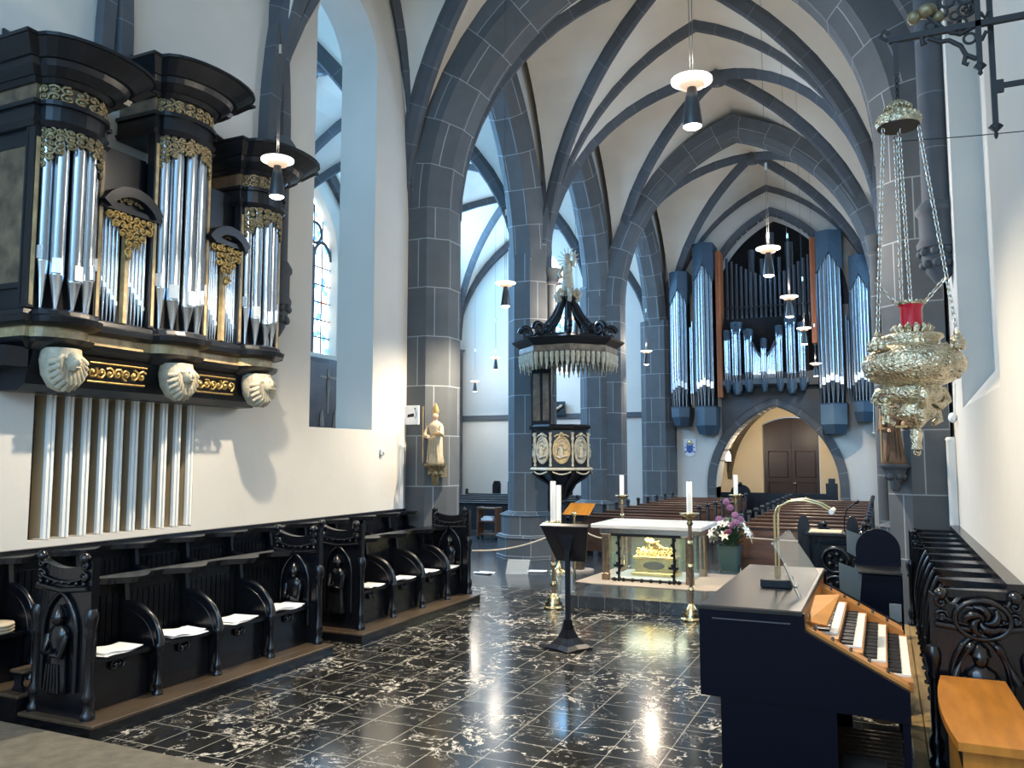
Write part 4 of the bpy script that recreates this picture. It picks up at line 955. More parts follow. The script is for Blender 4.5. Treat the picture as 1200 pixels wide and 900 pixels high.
# sounding board
cx, cy = -5.86, 15.8
ng = lambda r, z: ngon(r, z, 8, 22.5, cx, cy)
m = MB(); m.rings([ng(.96, 4.22), ng(1.0, 4.22), ng(1.0, 4.40), ng(1.05, 4.44), ng(1.14, 4.50), ng(1.17, 4.54), ng(1.05, 4.57), ng(.9, 4.60), ng(.75, 4.66), ng(.5, 4.70)]); m.build('sounding_board', 'case_wood', pu)
m = MB(); m.rings([ng(1.005, 4.27), ng(1.012, 4.30), ng(1.012, 4.38), ng(1.005, 4.40)], caps=False); m.build('marbled_band', 'marbled_wood', pu)
m = MB()
for k in range(8):
    a0, a1 = R(22.5 + 45 * k), R(67.5 + 45 * k); p0 = Vector((cx + 1.0 * cos(a0), cy + 1.0 * sin(a0), 0)); p1 = Vector((cx + 1.0 * cos(a1), cy + 1.0 * sin(a1), 0))
    for i in range(7):
        p = p0.lerp(p1, (i + .5) / 7); h = .30 if i % 2 == 0 else .24
        m.lathe([(.045, 0), (.05, -.10), (.035, -.14), (.045, -.18), (.012, -h), (.018, -h - .03), (.001, -h - .06)][::-1], (p.x, p.y, 4.26), 6)
m.build('carved_fringe', 'carved_cream', pu)
m = MB()
for k in range(8):
    a = R(22.5 + 45 * k); ca, sa = cos(a), sin(a)
    for (rc, zc, q, th, tr) in ((.86, 4.74, .15, .05, 1.6), (.5, 4.86, .12, .05, -1.4)):
        pts = [(cx + (rc + q * (1 - i / 22) * cos(tr * 2 * pi * i / 20)) * ca, cy + (rc + q * (1 - i / 22) * cos(tr * 2 * pi * i / 20)) * sa, zc + q * (1 - i / 22) * sin(tr * 2 * pi * i / 20)) for i in range(20)]
        m.tube(pts, [th * (1 - .02 * i) for i in range(20)], 7)
    m.tube([(cx + r * ca, cy + r * sa, z) for r, z in ((.62, 4.72), (.45, 4.9), (.28, 5.1), (.16, 5.35), (.12, 5.5))], [.06, .07, .07, .06, .04], 7)
m.build('crown_scrolls', 'case_wood', pu)
m = MB(); m.lathe([(.10, 0), (.06, .1), (.12, .2), (.05, .3)], (cx, cy, 5.3), 10)
for k in range(6):
    a = k * pi / 3; m.tube([(cx + r * cos(a), cy + r * sin(a), z) for r, z in ((.06, 5.35), (.22, 5.42), (.28, 5.55), (.20, 5.64), (.12, 5.58), (.16, 5.5))], .045, 6)
m.lathe([(.10, 0), (.14, .06), (.11, .3), (.09, .5), (.11, .62), (.02, .7)], (cx, cy, 5.62), 10)
m.ball((cx, cy - .02, 6.35), .075, 8)
m.tube([(cx - .1, cy, 6.15), (cx - .16, cy - .08, 6.0), (cx - .1, cy - .12, 5.9)], .035, 6).tube([(cx + .1, cy, 6.15), (cx + .17, cy - .05, 6.28), (cx + .16, cy - .05, 6.42)], .035, 6)
for k in range(16):
    a = k * 2 * pi / 16; m.tube([(cx + .1 * cos(a), cy + .04, 6.3 + .1 * sin(a)), (cx + .24 * cos(a), cy + .04, 6.3 + .26 * sin(a))], .012, 4)
m.build('crowning_figure', 'carved_cream', pu)

# ================================================================== STATUES ON PILLARS
def statue(x, y, z, label, robe, sd, face):
    t = thing('statue', (x, y, z), label, 'statue')
    m = MB(); m.box(x - .09, y, z - .22, x + .09, y + .24, z - .02); m.lathe([(.03, -.36), (.07, -.32), (.06, -.24), (.13, -.12), (.15, -.05), (.19, -.04), (.19, 0)], (x, y, z), 8)
    for k in range(6): a = k * pi / 3; m.ball((x + .10 * cos(a), y + .10 * sin(a), z - .16), .045, 6)
    m.build('corbel', 'rib_stone' if sd else 'dull_gilt', t)
    m = MB(); N = 14; rs = []
    for r, h, dx in ((.135, 0, 0), (.15, .03, 0), (.125, .15, .005), (.115, .3, .012), (.105, .42, .015), (.10, .5, .01), (.125, .60, .0), (.12, .66, 0), (.06, .70, 0), (.035, .72, 0)):
        rs.append([(x + dx * face + r * (1 + .10 * sin(i * 2.5) * (h < .5)) * cos(2 * pi * i / N), y + r * .75 * (1 + .10 * cos(i * 3.1) * (h < .5)) * sin(2 * pi * i / N), z + h) for i in range(N)])
    m.rings(rs, smooth=True); b = m.build('robe', robe, t)
    m = MB(); m.tube([(x - .12, y - .02, z + .62), (x - .15, y - .08, z + .46), (x - .05, y - .14, z + .44)], [.04, .045, .03], 8)
    m.tube([(x + .12, y - .02, z + .62), (x + .16, y - .08, z + .48), (x + .12, y - .15, z + .52)], [.04, .045, .03], 8)
    for k in range(5): m.tube([(x - .10 + .05 * k, y - .09, z + .04), (x - .07 + .035 * k, y - .095, z + .45)], [.016, .01], 5)
    m.build('sleeves', robe, t)
    m = MB(); m.lathe([(.03, 0), (.03, .05)], (x, y - .005, z + .70), 8); m.ball((x, y - .01, z + .79), .052, 12, sz=1.25)
    m.ball((x, y - .063, z + .785), .011, 6, sz=1.5); m.ball((x - .05, y - .01, z + .79), .012, 5); m.ball((x + .05, y - .01, z + .79), .012, 5)
    m.build('head', 'skin', t)
    for hx in (-.05, .12):
        m = MB()
        m.ball((x + hx, y - .155, z + (.44 if hx < 0 else .53)), .024, 8)
        for f_ in range(4): m.tube([(x + hx - .015 + .01 * f_, y - .165, z + (.44 if hx < 0 else .53)), (x + hx - .015 + .01 * f_, y - .185, z + (.43 if hx < 0 else .52) - .01)], .005, 4)
        m.build('hand', 'skin', t)
    if not sd:
        m = MB(); m.lathe([(.055, 0), (.065, .05), (.045, .12), (.006, .19)], (x, y - .005, z + .83), 10, sy=.6); m.build('mitre', 'robe_gold', t)
    else:
        m = MB(); m.ball((x, y + .01, z + .81), .06, 10, sz=1.1); m.build('hair', 'door_wood', t)
    m = MB(); m.bbox(x + .03, y - .2, z + .47, x + .17, y - .17, z + .50, .004); m.tube([(x - .15, y - .16, z + .02), (x - .15, y - .16, z + .95)], .008, 5); m.build('attributes', 'robe_gold', t)
statue(-6.80, 11.96, 2.08, 'cream robed bishop statue on a gilt bracket at the left chancel pillar', 'robe_cream', 0, 1)
statue(.13, 11.96, 2.10, 'dark brown robed statue on a bracket at the right chancel pillar, below the silver lamp', 'brown_robe', 1, -1)

# ================================================================== SMALL WALL THINGS
sg = thing('wall_sign', (-7.29, 11.9, 2.74), 'white square panel with a painted shadow blot on the left chancel pillar', 'sign')
MB().bbox(-7.42, 11.955, 2.74, -7.13, 11.995, 3.06, .005).build('sign_board', 'sign_white', sg)
m = MB().prism([(-7.35, 2.86), (-7.34, 2.91), (-7.22, 2.93), (-7.22, 2.87)], 'y', 11.95, 11.956); m.tube([(-7.2, 11.953, 3.0), (-7.17, 11.953, 2.9), (-7.2, 11.953, 2.84)], .004, 4); m.ball((-7.2, 11.953, 3.01), .014, 6); m.build('shadow_blot_marks', 'black_metal', sg)  # dark blot on the board stands for a shadow, beside drawn strokes
tag(MB().lathe([(.03, 0), (.03, 1.1), (.045, 1.12), (.02, 1.16)], (-7.36, 11.82, 1.25), 10).box(-7.40, 11.78, 1.25, -7.36, 11.86, 2.40).build('wall_duct', 'white_paint', None, (-7.36, 11.82, 1.25)), 'slim white upright duct in the corner left of the chancel pillar', 'duct')
tag(MB().lathe([(.04, 0), (.04, 1.1), (.05, 1.12), (.03, 1.15)], (.78, 11.93, 1.3), 10).box(.80, 11.9, 1.3, .845, 11.98, 2.45).build('wall_duct', 'white_paint', None, (.78, 11.93, 1.3)), 'white upright duct in the corner behind the right stalls', 'duct')
tag(MB().bbox(-7.40, 11.2, 2.22, -7.35, 11.28, 2.32, .01).ball((-7.35, 11.24, 2.27), .03, 8).build('wall_switch', 'white_paint', None, (-7.38, 11.24, 2.22)), 'small white switch on the left wall near the pillar', 'switch')
tag(MB().ball((.80, 11.5, 2.68), .05, 10, sz=1.3).tube([(.82, 11.5, 2.7), (.84, 11.5, 3.1)], .01, 5).build('wall_sensor', 'white_paint', None, (.8, 11.5, 2.6)), 'small pale egg-shaped fitting on the right wall beside the silver lamp', 'fitting')
pa = thing('painting', (-15.3, 20.3, 3.0), 'tall dark altar painting with a pale crucified figure under the aisle window', 'painting')
MB().box(-15.38, 19.2, 2.9, -15.28, 21.3, 5.15).build('picture_frame', 'black_wood', pa)
MB().box(-15.28, 19.32, 3.05, -15.25, 21.18, 5.0).build('canvas', 'dark_canvas_paint', pa)
m = MB().box(-15.25, 20.2, 3.5, -15.24, 20.28, 4.85).box(-15.25, 19.8, 4.55, -15.24, 20.68, 4.62)
m.lathe([(.05, 0), (.09, .3), (.07, .5)], (-15.24, 20.24, 4.0), 8, sx=.15); m.ball((-15.24, 20.24, 4.6), .08, 7, sx=.2); m.lathe([(.12, 0), (.09, .3), (.03, .5)], (-15.24, 19.95, 3.1), 8, sx=.1); m.lathe([(.14, 0), (.08, .35), (.03, .5)], (-15.24, 20.6, 3.1), 8, sx=.1); m.build('painted_figures', 'painted_flesh', pa)
cr = thing('crucifix', (-11.9, 28.6, 2.2), 'dark wooden crucifix on the far aisle wall behind the pulpit', 'crucifix')
MB().box(-12.9, 28.6, 3.72, -10.75, 28.66, 4.25).box(-12.1, 28.6, 2.0, -11.6, 28.66, 5.0).build('cross', 'black_wood', cr)
m = MB(); 
for s in (-1, 1): m.tube([(-11.85 + s * .15, 28.5, 3.9), (-11.85 + s * .6, 28.5, 3.85), (-11.85 + s * .95, 28.5, 4.05)], [.1, .07, .045], 8); m.ball((-11.85 + s * .98, 28.5, 4.07), .06, 7)
m.lathe([(.09, -1.6), (.12, -1.0), (.16, -.5), (.17, -.1), (.2, .1), (.06, .22)], (-11.85, 28.5, 3.8), 12, sy=.7); m.ball((-11.85, 28.47, 4.18), .13, 10, sz=1.2); m.build('corpus', 'robe_cream', cr)
# ================================================================== ALTAR AND WHAT STANDS ROUND IT
MB().box(-4.30, 11.50, 0, -.95, 16.4, .18).build('altar_step', 'slate_floor', kind='structure') if False else None
ag = thing('altar_step', (-3.0, 14, 0), 'low polished dark marble step the glass altar stands on', 'step')
m = MB()
for i in range(3):
    x0 = -4.30 + i * 1.15; m.bbox(x0 + .003, 11.5, 0, x0 + 1.147, 11.9, .18, .004)
m.bbox(-4.30, 11.905, 0, -.85, 12.9, .18, .004); m.bbox(-4.30, 12.905, 0, -.85, 15.0, .18, .004)
m.build('marble_slab', 'slate_floor', ag)
tag(MB().rings([[(x, y, z) for x, y in ((-4.62, 12.72), (-4.3, 12.62), (-2.5, 12.62), (-2.25, 12.7), (-2.3, 14.5), (-4.5, 14.5))] for z in (.181, .19)]).build('altar_mat', 'mat_beige', None, (-3.5, 13.5, .18)), 'thin beige carpet under the glass altar', 'mat')
al = thing('altar', (-3.52, 13.6, .19), 'altar with white marble top and glass sides holding a golden shrine', 'altar')
MB().bbox(-4.43, 12.95, 1.03, -2.62, 14.3, 1.10, .012).build('altar_top', 'altar_marble', al)
m = MB().bbox(-4.30, 13.02, .93, -2.76, 14.22, 1.03, .01); m.build('top_frame', 'silver', al)
for x in (-4.22, -2.84):
    for y in (13.10, 14.14):
        m = MB()
        for dx in (-.035, .035): m.lathe([(.03, 0), (.03, .72)], (x + dx, y, .21), 8)
        m.bbox(x - .06, y - .05, .19, x + .06, y + .05, .30, .005).bbox(x - .06, y - .05, .86, x + .06, y + .05, .93, .005); m.build('column', 'bronze_column', al)
m = MB().box(-4.10, 13.05, .21, -2.96, 13.06, .92).box(-4.10, 14.18, .21, -2.96, 14.19, .92).box(-4.26, 13.18, .21, -4.25, 14.06, .92).box(-2.81, 13.18, .21, -2.80, 14.06, .92); m.build('glass_panel', 'altar_glass', al)
m = MB()
for x in (-3.98, -3.08):
    m.tube([(x, 13.02, .19), (x + .015, 13.02, .5), (x, 13.02, .94)], .022, 7)
    m.box(x - .08, 13.0, .42, x + .08, 13.03, .46)
    for k in range(9): m.ball((x + .02 * (-1) ** k, 13.02, .24 + k * .08), .028, 5)
m.tube([(-4.1, 13.02, .93), (-2.96, 13.02, .93)], .025, 6).tube([(-4.1, 13.02, .22), (-2.96, 13.02, .22)], .02, 6)
for k in range(8): m.ball((-4.05 + k * .15, 13.02, .22), .035, 5)
m.build('wrought_grille', 'black_metal', al)
m = MB().bbox(-4.15, 13.15, .19, -2.9, 14.1, .24, .01); m.build('base_plate', 'altar_marble', al)
gs = thing('reliquary_shrine', (-3.5, 13.6, .24), 'golden house-shaped reliquary shrine inside the glass altar', 'reliquary')
m = MB().bbox(-3.88, 13.38, .24, -3.12, 13.82, .30, .012).bbox(-3.82, 13.42, .30, -3.18, 13.78, .52, .01).bbox(-3.86, 13.40, .52, -3.14, 13.80, .56, .01); m.build('shrine_chest', 'gold', gs)
MB().rings([[(x, y, z) for x, y in ((-3.5 - .2, 13.415), (-3.5 + .2, 13.415))][:2] + [(-3.3, 13.41, z), (-3.7, 13.41, z)] for z in (.35, .47)]) if False else None
m = MB(); m.lathe([(.17, 0), (.18, .01), (.15, .015)], (0, 0, 0), 20); mm = MB(); mm.merge(m, Matrix.Translation((-3.5, 13.42, .41)) @ Matrix.Rotation(R(90), 4, 'X') @ Matrix.Diagonal((1, .38, 1, 1))); mm.build('dark_cartouche', 'door_wood', gs)
m = MB(); m.rings([[(-3.82, 13.42, .56), (-3.18, 13.42, .56), (-3.18, 13.78, .56), (-3.82, 13.78, .56)], [(-3.72, 13.58, .70), (-3.3, 13.58, .70), (-3.3, 13.62, .70), (-3.72, 13.62, .70)]])
filigree(m, lambda u, v: (-3.82 + u, 13.40 + v * .8, .57 + v * .9), .64, .14, 71, .012, 1.0)
m.build('shrine_lid', 'gold', gs)
m = MB(); m.lathe([(.10, 0), (.07, .06), (.09, .14), (.03, .17)], (-3.62, 13.6, .68), 10, sy=.7); m.ball((-3.60, 13.58, .88), .035, 8); m.tube([(-3.58, 13.58, .78), (-3.45, 13.55, .72), (-3.3, 13.55, .64)], [.04, .035, .02], 7).tube([(-3.66, 13.6, .8), (-3.56, 13.5, .76), (-3.42, 13.5, .80)], .018, 6)
for k in range(5): m.tube([(-3.5 + k * .05, 13.5, .62), (-3.42 + k * .05, 13.48, .70)], .014, 5)
m.build('reclining_figure', 'gold', gs)
def candlestick(x, y, z, h, label, ch=.34):
    t = thing('candlestick', (x, y, z), label, 'candlestick', 'tall brass altar candlesticks')
    k = h
    m = MB(); m.lathe([(.15, 0), (.16, .015), (.15, .03), (.12, .05), (.135, .07), (.09, .10), (.10, .13), (.06, .17), (.04, .22)], (x, y, z), 20)
    for a in range(3): m.ball((x + .14 * cos(a * 2.09 + .5), y + .14 * sin(a * 2.09 + .5), z + .012), .022, 7)
    m.build('foot', 'brass', t)
    m = MB(); m.lathe([(.026, .20), (.026, k - .12)], (x, y, z), 12); m.build('shaft', 'bronze_column', t)
    for f in (.28, .50, .72):
        m = MB(); m.lathe([(.026, -.04), (.04, -.03), (.033, -.01), (.052, 0), (.033, .01), (.04, .03), (.026, .04)], (x, y, z + k * f), 14); m.build('knop', 'brass', t)
    m = MB(); m.lathe([(.03, -.16), (.045, -.13), (.03, -.10), (.05, -.05), (.10, -.02), (.125, 0), (.125, .012), (.04, .012)], (x, y, z + k), 20)
    for a in range(8): m.ball((x + .12 * cos(a * pi / 4), y + .12 * sin(a * pi / 4), z + k), .016, 6)
    m.build('drip_pan', 'brass', t)
    c = MB(); c.lathe([(.040, 0), (.040, ch), (.03, ch + .005), (.012, ch - .004)], (x, y, z + k + .012), 14)
    o = tag(c.build('candle', 'candle_wax', None, (x, y, z + k + .012)), 'thick white candle on ' + label, 'candle', 'thick white altar candles')
    MB().tube([(x, y, z + k + ch + .01), (x + .003, y, z + k + ch + .04)], .003, 4).build('wick', 'black_metal', o)
candlestick(-4.46, 11.35, 0, 1.24, 'the tall brass candlestick behind the black lectern', .58)
candlestick(-2.44, 11.3, 0, 1.42, 'the tall brass candlestick before the front right altar corner', .42)
candlestick(-4.43, 14.75, .18, 1.30, 'the tall brass candlestick behind the left of the altar', .36)
candlestick(-2.54, 15.80, 0, 1.48, 'the tall brass candlestick behind the flowers', .36)
# black lectern
le = thing('lectern', (-3.38, 9.05, 0), 'black metal lectern with slanted desk and flared four-footed base', 'lectern')
m = MB(); m.rings([[(-3.38 + r * (1.0 if i % 2 == 0 else .62) * cos(R(20) + i * pi / 4), 9.05 + r * (1.0 if i % 2 == 0 else .62) * sin(R(20) + i * pi / 4), z) for i in range(8)] for r, z in ((.28, 0), (.28, .02), (.20, .06), (.12, .13), (.07, .22), (.045, .33))])
q = [(.27, 0), (.27, .02), (.14, .07), (.06, .16), (.03, .26), (0, .26), (0, 0)]
for k in range(4):
    a = R(20 + 90 * k); ca, sa = cos(a), sin(a)
    rs = [[(-3.38 + r * ca - s * sa * .018, 9.05 + r * sa + s * ca * .018, z) for r, z in q] for s in (-1, 1)]; m.rings(rs)
m.build('base', 'black_metal', le)
MB().box(-3.405, 9.03, .2, -3.355, 9.08, 1.15).build('pole', 'black_metal', le)
m = MB(); m.rings([[(-3.68, 8.96, 1.39), (-3.10, 8.96, 1.39), (-3.10, 8.985, 1.40), (-3.68, 8.985, 1.40)], [(-3.56, 9.16, .98), (-3.20, 9.16, .98), (-3.20, 9.19, .99), (-3.56, 9.19, .99)]])
m.rings([[(-3.68, 8.95, 1.385), (-3.10, 8.95, 1.385), (-3.10, 9.02, 1.41), (-3.68, 9.02, 1.41)], [(-3.68, 8.95, 1.40), (-3.10, 8.95, 1.40), (-3.10, 9.02, 1.425), (-3.68, 9.02, 1.425)]])
m.rings([[(-3.48, 9.0, 1.3), (-3.28, 9.0, 1.3), (-3.28, 9.06, 1.3), (-3.48, 9.06, 1.3)], [(-3.40, 9.04, 1.05), (-3.36, 9.04, 1.05), (-3.36, 9.08, 1.05), (-3.40, 9.08, 1.05)]])
m.build('desk', 'black_metal', le)
tag(MB().ball((-4.95, 13.6, 1.20), .05, 12).lathe([(.02, 0), (.02, 1.16)], (-4.95, 13.6, 0), 8).build('barrier_post', 'brass', None, (-4.95, 13.6, 0)), 'brass ball-topped rope post just behind the black lectern', 'post')
# wooden book stand
bs = thing('book_stand', (-5.45, 15.2, 0), 'wooden ambo with slanted light oak desk behind the black lectern', 'book stand')
MB().bbox(-5.55, 15.12, .03, -5.35, 15.28, .98, .01).build('post', 'worn_wood', bs)
MB().lathe([(.3, 0), (.3, .03)], (-5.45, 15.2, 0), 20).build('base', 'mat_beige', bs)
MB().rings([[(-5.73, 15.05, 1.08), (-5.17, 15.05, 1.08), (-5.17, 15.08, 1.10), (-5.73, 15.08, 1.10)], [(-5.66, 15.35, 1.26), (-5.15, 15.35, 1.26), (-5.15, 15.37, 1.29), (-5.66, 15.37, 1.29)]]).build('desk', 'bench_wood', bs)
MB().bbox(-5.6, 15.1, .96, -5.3, 15.3, 1.12, .01).build('desk_support', 'black_metal', bs)
ps = thing('paschal_candle', (-5.74, 14.9, 0), 'tall white paschal candle on a stand behind the ambo', 'candle')
MB().lathe([(.05, 0), (.05, .75)], (-5.74, 14.9, .9), 14).build('candle_shaft', 'candle_wax', ps)
MB().lathe([(.2, 0), (.2, .03), (.05, .08), (.03, .2), (.03, .8), (.09, .88), (.09, .9)], (-5.74, 14.9, 0), 14).build('stand', 'brass', ps)
# rope barrier, floor sign, papers by the pillar
def sag(a, b, s, n=14): a, b = Vector(a), Vector(b); return [tuple(a.lerp(b, i / n) - Vector((0, 0, s * 4 * (i / n) * (1 - i / n)))) for i in range(n + 1)]
tag(MB().tube(sag((-6.74, 12.6, .62), (-4.97, 13.6, 1.02), .18), .014, 6).build('rope_barrier', 'rope_beige', None, (-6, 13, .8)), 'pale rope sagging from the chancel pillar to the brass post', 'rope')
tag(MB().tube(sag((-4.93, 13.6, 1.02), (-4.32, 13.4, .82), .05), .014, 6).build('rope_barrier', 'rope_beige', None, (-4.6, 13.5, .9)), 'short pale rope between brass post and altar', 'rope')
tag(MB().tube(sag((-2.3, 15.3, .75), (-.2, 15.4, .75), .03), .014, 6).build('rope_barrier', 'rope_beige', None, (-1.2, 15.3, .7)), 'pale rope before the right pews, behind the flowers', 'rope')
fs = thing('floor_sign', (-6.2, 14.3, 0), 'clear acrylic sheet standing on the floor before the pulpit pillar', 'sign')
MB().rings([[(-6.55, 14.20, 0.0), (-6.15, 14.33, 0.0), (-6.15, 14.34, .0), (-6.55, 14.21, .0)], [(-6.55, 14.32, .26), (-6.15, 14.45, .26), (-6.15, 14.46, .26), (-6.55, 14.33, .26)]]).build('sign_panel', 'clear_acrylic', fs)
MB().box(-6.5, 14.3, 0, -6.2, 14.5, .012).build('sign_foot', 'clear_acrylic', fs)
papers(-6.95, 14.15, .002, 51, 'white sheet on the floor left of the acrylic sign', 1, .35, .25)
papers(-6.1, 14.72, .002, 52, 'white sheet on the floor right of the acrylic sign', 1, .35, .25)
for o in bpy.data.objects:
    if o.name.startswith('song_sheets') and 'floor' in o.get('label', ''): o['group'] = 'sheets on the floor'
# vase and flowers
va = (-2.60, 15.38, 0)
m = MB(); m.rings([[(va[0] + a * k, va[1] + b * k, z) for a, b in ((-1, -.8), (-.8, -1), (.8, -1), (1, -.8), (1, .8), (.8, 1), (-.8, 1), (-1, .8))] for z, k in ((0, .13), (.02, .135), (.58, .21), (.60, .215), (.60, .19), (.5, .18))])
tag(m.build('flower_vase', 'slate_vase', None, va), 'tall tapered dark green vase holding the flowers right of the altar', 'vase')
fl = thing('flower_arrangement', (va[0], va[1], .5), 'large bouquet of white lilies and mauve chrysanthemums in the tapered vase', 'flowers')
rnd = random.Random(5)
m = MB()
for i in range(150):
    a, b = rnd.uniform(0, 2 * pi), rnd.uniform(.05, 1.35); L_ = rnd.uniform(.22, .46); d = Vector((cos(a) * sin(b), sin(a) * sin(b), cos(b) * 1.25)); p = Vector((va[0], va[1], .58)); e = p + d * L_
    s = d.cross(Vector((0, 0, 1))).normalized() * .035; q = p + d * L_ * .6
    m.add([tuple(q - d * .05), tuple(q + s), tuple(e), tuple(q - s)], [(0, 1, 2, 3)])
    if i % 4 == 0: m.tube([tuple(p - Vector((0, 0, .1))), tuple(p + d * L_ * .5), tuple(e)], .004, 4)
m.build('leaves', 'leaf', fl)
for i in range(34):
    a = rnd.uniform(0, 2 * pi); b = rnd.uniform(.4, 1.5); L_ = .32 + .10 * rnd.random(); d = Vector((cos(a) * sin(b), sin(a) * sin(b), cos(b) * 1.1)); c = Vector((va[0], va[1], .66)) + d * L_
    m = MB(); z = d.normalized(); x = z.orthogonal().normalized(); y = z.cross(x)
    for k in range(6):
        t = k * pi / 3 + a; u = x * cos(t) + y * sin(t); v = x * -sin(t) + y * cos(t)
        m.add([tuple(c), tuple(c + u * .055 + v * .028 + z * .03), tuple(c + u * .115 + z * .02), tuple(c + u * .055 - v * .028 + z * .03)], [(0, 1, 2, 3)])
    m.ball(tuple(c + z * .03), .012, 5); m.build('lily', 'lily', fl)
for i, (dx, dy, z) in enumerate(((-.03, -.1, 1.42), (.12, -.1, 1.18), (.14, -.16, 1.05), (-.16, -.12, 1.10), (-.2, -.05, 1.02), (.2, 0, 1.1), (.05, -.18, 1.0), (0, .1, 1.3))):
    m = MB(); c = Vector((va[0] + dx, va[1] + dy, z - .04))
    for k in range(40):
        ph = math.acos(1 - 2 * (k + .5) / 40); th = k * 2.4; d = Vector((cos(th) * sin(ph), sin(th) * sin(ph), cos(ph))); m.ball(tuple(c + d * .052), .016, 4)
    m.ball(tuple(c), .055, 8); m.build('chrysanthemum', 'purple_flower', fl)
m = MB(); m.ball((va[0] + .04, va[1] - .3, .86), .055, 8).ball((va[0] - .02, va[1] - .29, .84), .04, 7); m.build('dark_bloom', 'dark_red_flower', fl)

l = bpy.data.lights.new('altar_light', 'AREA'); l.shape = 'RECTANGLE'; l.size = 1.0; l.size_y = .7; l.energy = 12; l.color = (.93, 1.0, .72)
o = bpy.data.objects.new('altar_light', l); COL.objects.link(o); o.location = (-3.52, 13.6, .91); o.parent = None
# ================================================================== PEWS
def pew(x0, x1, y, front=False, material='pew_wood', nm='church_pew'):
    t = bpy.data.objects.new(nm, None); COL.objects.link(t); t.location = ((x0 + x1) / 2, y, 0); ORG[t.name] = Vector(t.location)
    MB().bbox(x0 + .03, y - .04, .40, x1 - .03, y + .36, .44, .008).build('seat', material, t)
    MB().rings([[(x, y + .38 + o, z) for x, o in ((x0 + .03, 0), (x1 - .03, 0), (x1 - .03, .03), (x0 + .03, .03))] for z in (.30, .86)]).build('backrest', material, t)
    MB().bbox(x0 + .03, y + .34, .86, x1 - .03, y + .50, .90, .008).build('book_ledge', material, t)
    if front:
        m = MB().bbox(x0 + .03, y - .46, .12, x1 - .03, y - .42, .86, .01).bbox(x0, y - .52, .86, x1, y - .38, .90, .01).box(x0 + .05, y - .47, .3, x1 - .05, y - .455, .33).box(x0 + .05, y - .47, .7, x1 - .05, y - .455, .73)
        m.build('front_panel', material, t)
    for s, x in ((-1, x0), (1, x1)):
        m = MB(); y0 = y - (.5 if front else .1)
        m.prism([(y0, 0), (y0, .5), (y0 + .08, .58), (y + .28, .62), (y + .34, .98), (y + .44, 1.0), (y + .48, .9), (y + .48, 0)], 'x', x - .025, x + .025)
        m.build('end_panel', 'dark_pew' if material == 'pew_wood' else material, t)
        m = MB(); m.ball((x, y + .40, 1.02), .06, 8, sz=.9); m.lathe([(.03, -.04), (.05, 0)], (x, y + .40, .97), 8); m.build('carved_knob', 'dark_pew', t)
    return t
def rows(x0, x1, y0, n, dy, fmt, grp, material='pew_wood'):
    first = pew(x0, x1, y0, True, material); tag(first, fmt[0], 'pew', grp)
    second = pew(x0, x1, y0 + dy, False, material); tag(second, fmt[1] % 'second', 'pew', grp)
    for i in range(2, n):
        dup(second, ((x0 + x1) / 2, y0 + i * dy, 0), 0, fmt[1] % ('third', 'fourth', 'fifth', 'sixth', 'seventh', 'eighth', 'ninth', 'tenth', 'eleventh', 'twelfth')[i - 2], grp)
rows(-6.25, -3.95, 17.9, 9, 1.02, ('front brown pew of the left nave block, behind the altar', '%s brown pew from the front of the left nave block'), 'brown pews of the left nave block')
rows(-2.62, -.32, 16.5, 10, 1.05, ('front brown pew of the right nave block, behind the flowers', '%s brown pew from the front of the right nave block'), 'brown pews of the right nave block')
rows(-13.6, -8.3, 21.6, 5, 1.05, ('foremost dark pew in the side aisle beyond the left pillars', '%s dark pew from the front of the side aisle'), 'dark pews of the side aisle', 'dark_pew')
tr = thing('book_trolley', (-9.7, 20, 0), 'small wooden book trolley in the side aisle left of the pulpit pillar', 'trolley')
for x in (-9.98, -9.44): MB().bbox(x - .03, 19.85, .08, x + .03, 20.2, .85, .008).build('side', 'pew_wood', tr)
for z in (.12, .46, .80): MB().box(-9.95, 19.87, z, -9.47, 20.18, z + .03).build('shelf', 'pew_wood', tr)
for x in (-9.98, -9.44):
    for y in (19.9, 20.15): MB().ball((x, y, .04), .04, 8).build('caster', 'black_metal', tr)
tag(MB().bbox(-9.9, 19.9, .49, -9.55, 20.12, .56, .006).bbox(-9.85, 19.92, .56, -9.6, 20.1, .60, .006).build('hymn_books', 'paper', None, (-9.7, 20, .49)), 'few hymn books on the trolley shelf', 'books')
for i, (x, h, w_) in enumerate(((-13.1, 1.30, .16), (-12.3, 1.42, .34), (-11.3, 1.28, .42), (-10.45, 1.45, .34))):
    m = MB(); m.prism([(x - w_, 0), (x - w_, h - .15), (x - w_ * .6, h), (x + w_ * .7, h), (x + w_, h - .12), (x + w_ * .9, 0)], 'y', 27.6, 27.68)
    tag(m.build('carved_screen', 'black_wood', None, (x, 27.6, 0)), ('narrowest', 'second', 'third', 'broadest')[i] + ' dark carved board standing behind the side aisle pews, counted from the left', 'board', 'dark boards behind the side aisle pews')
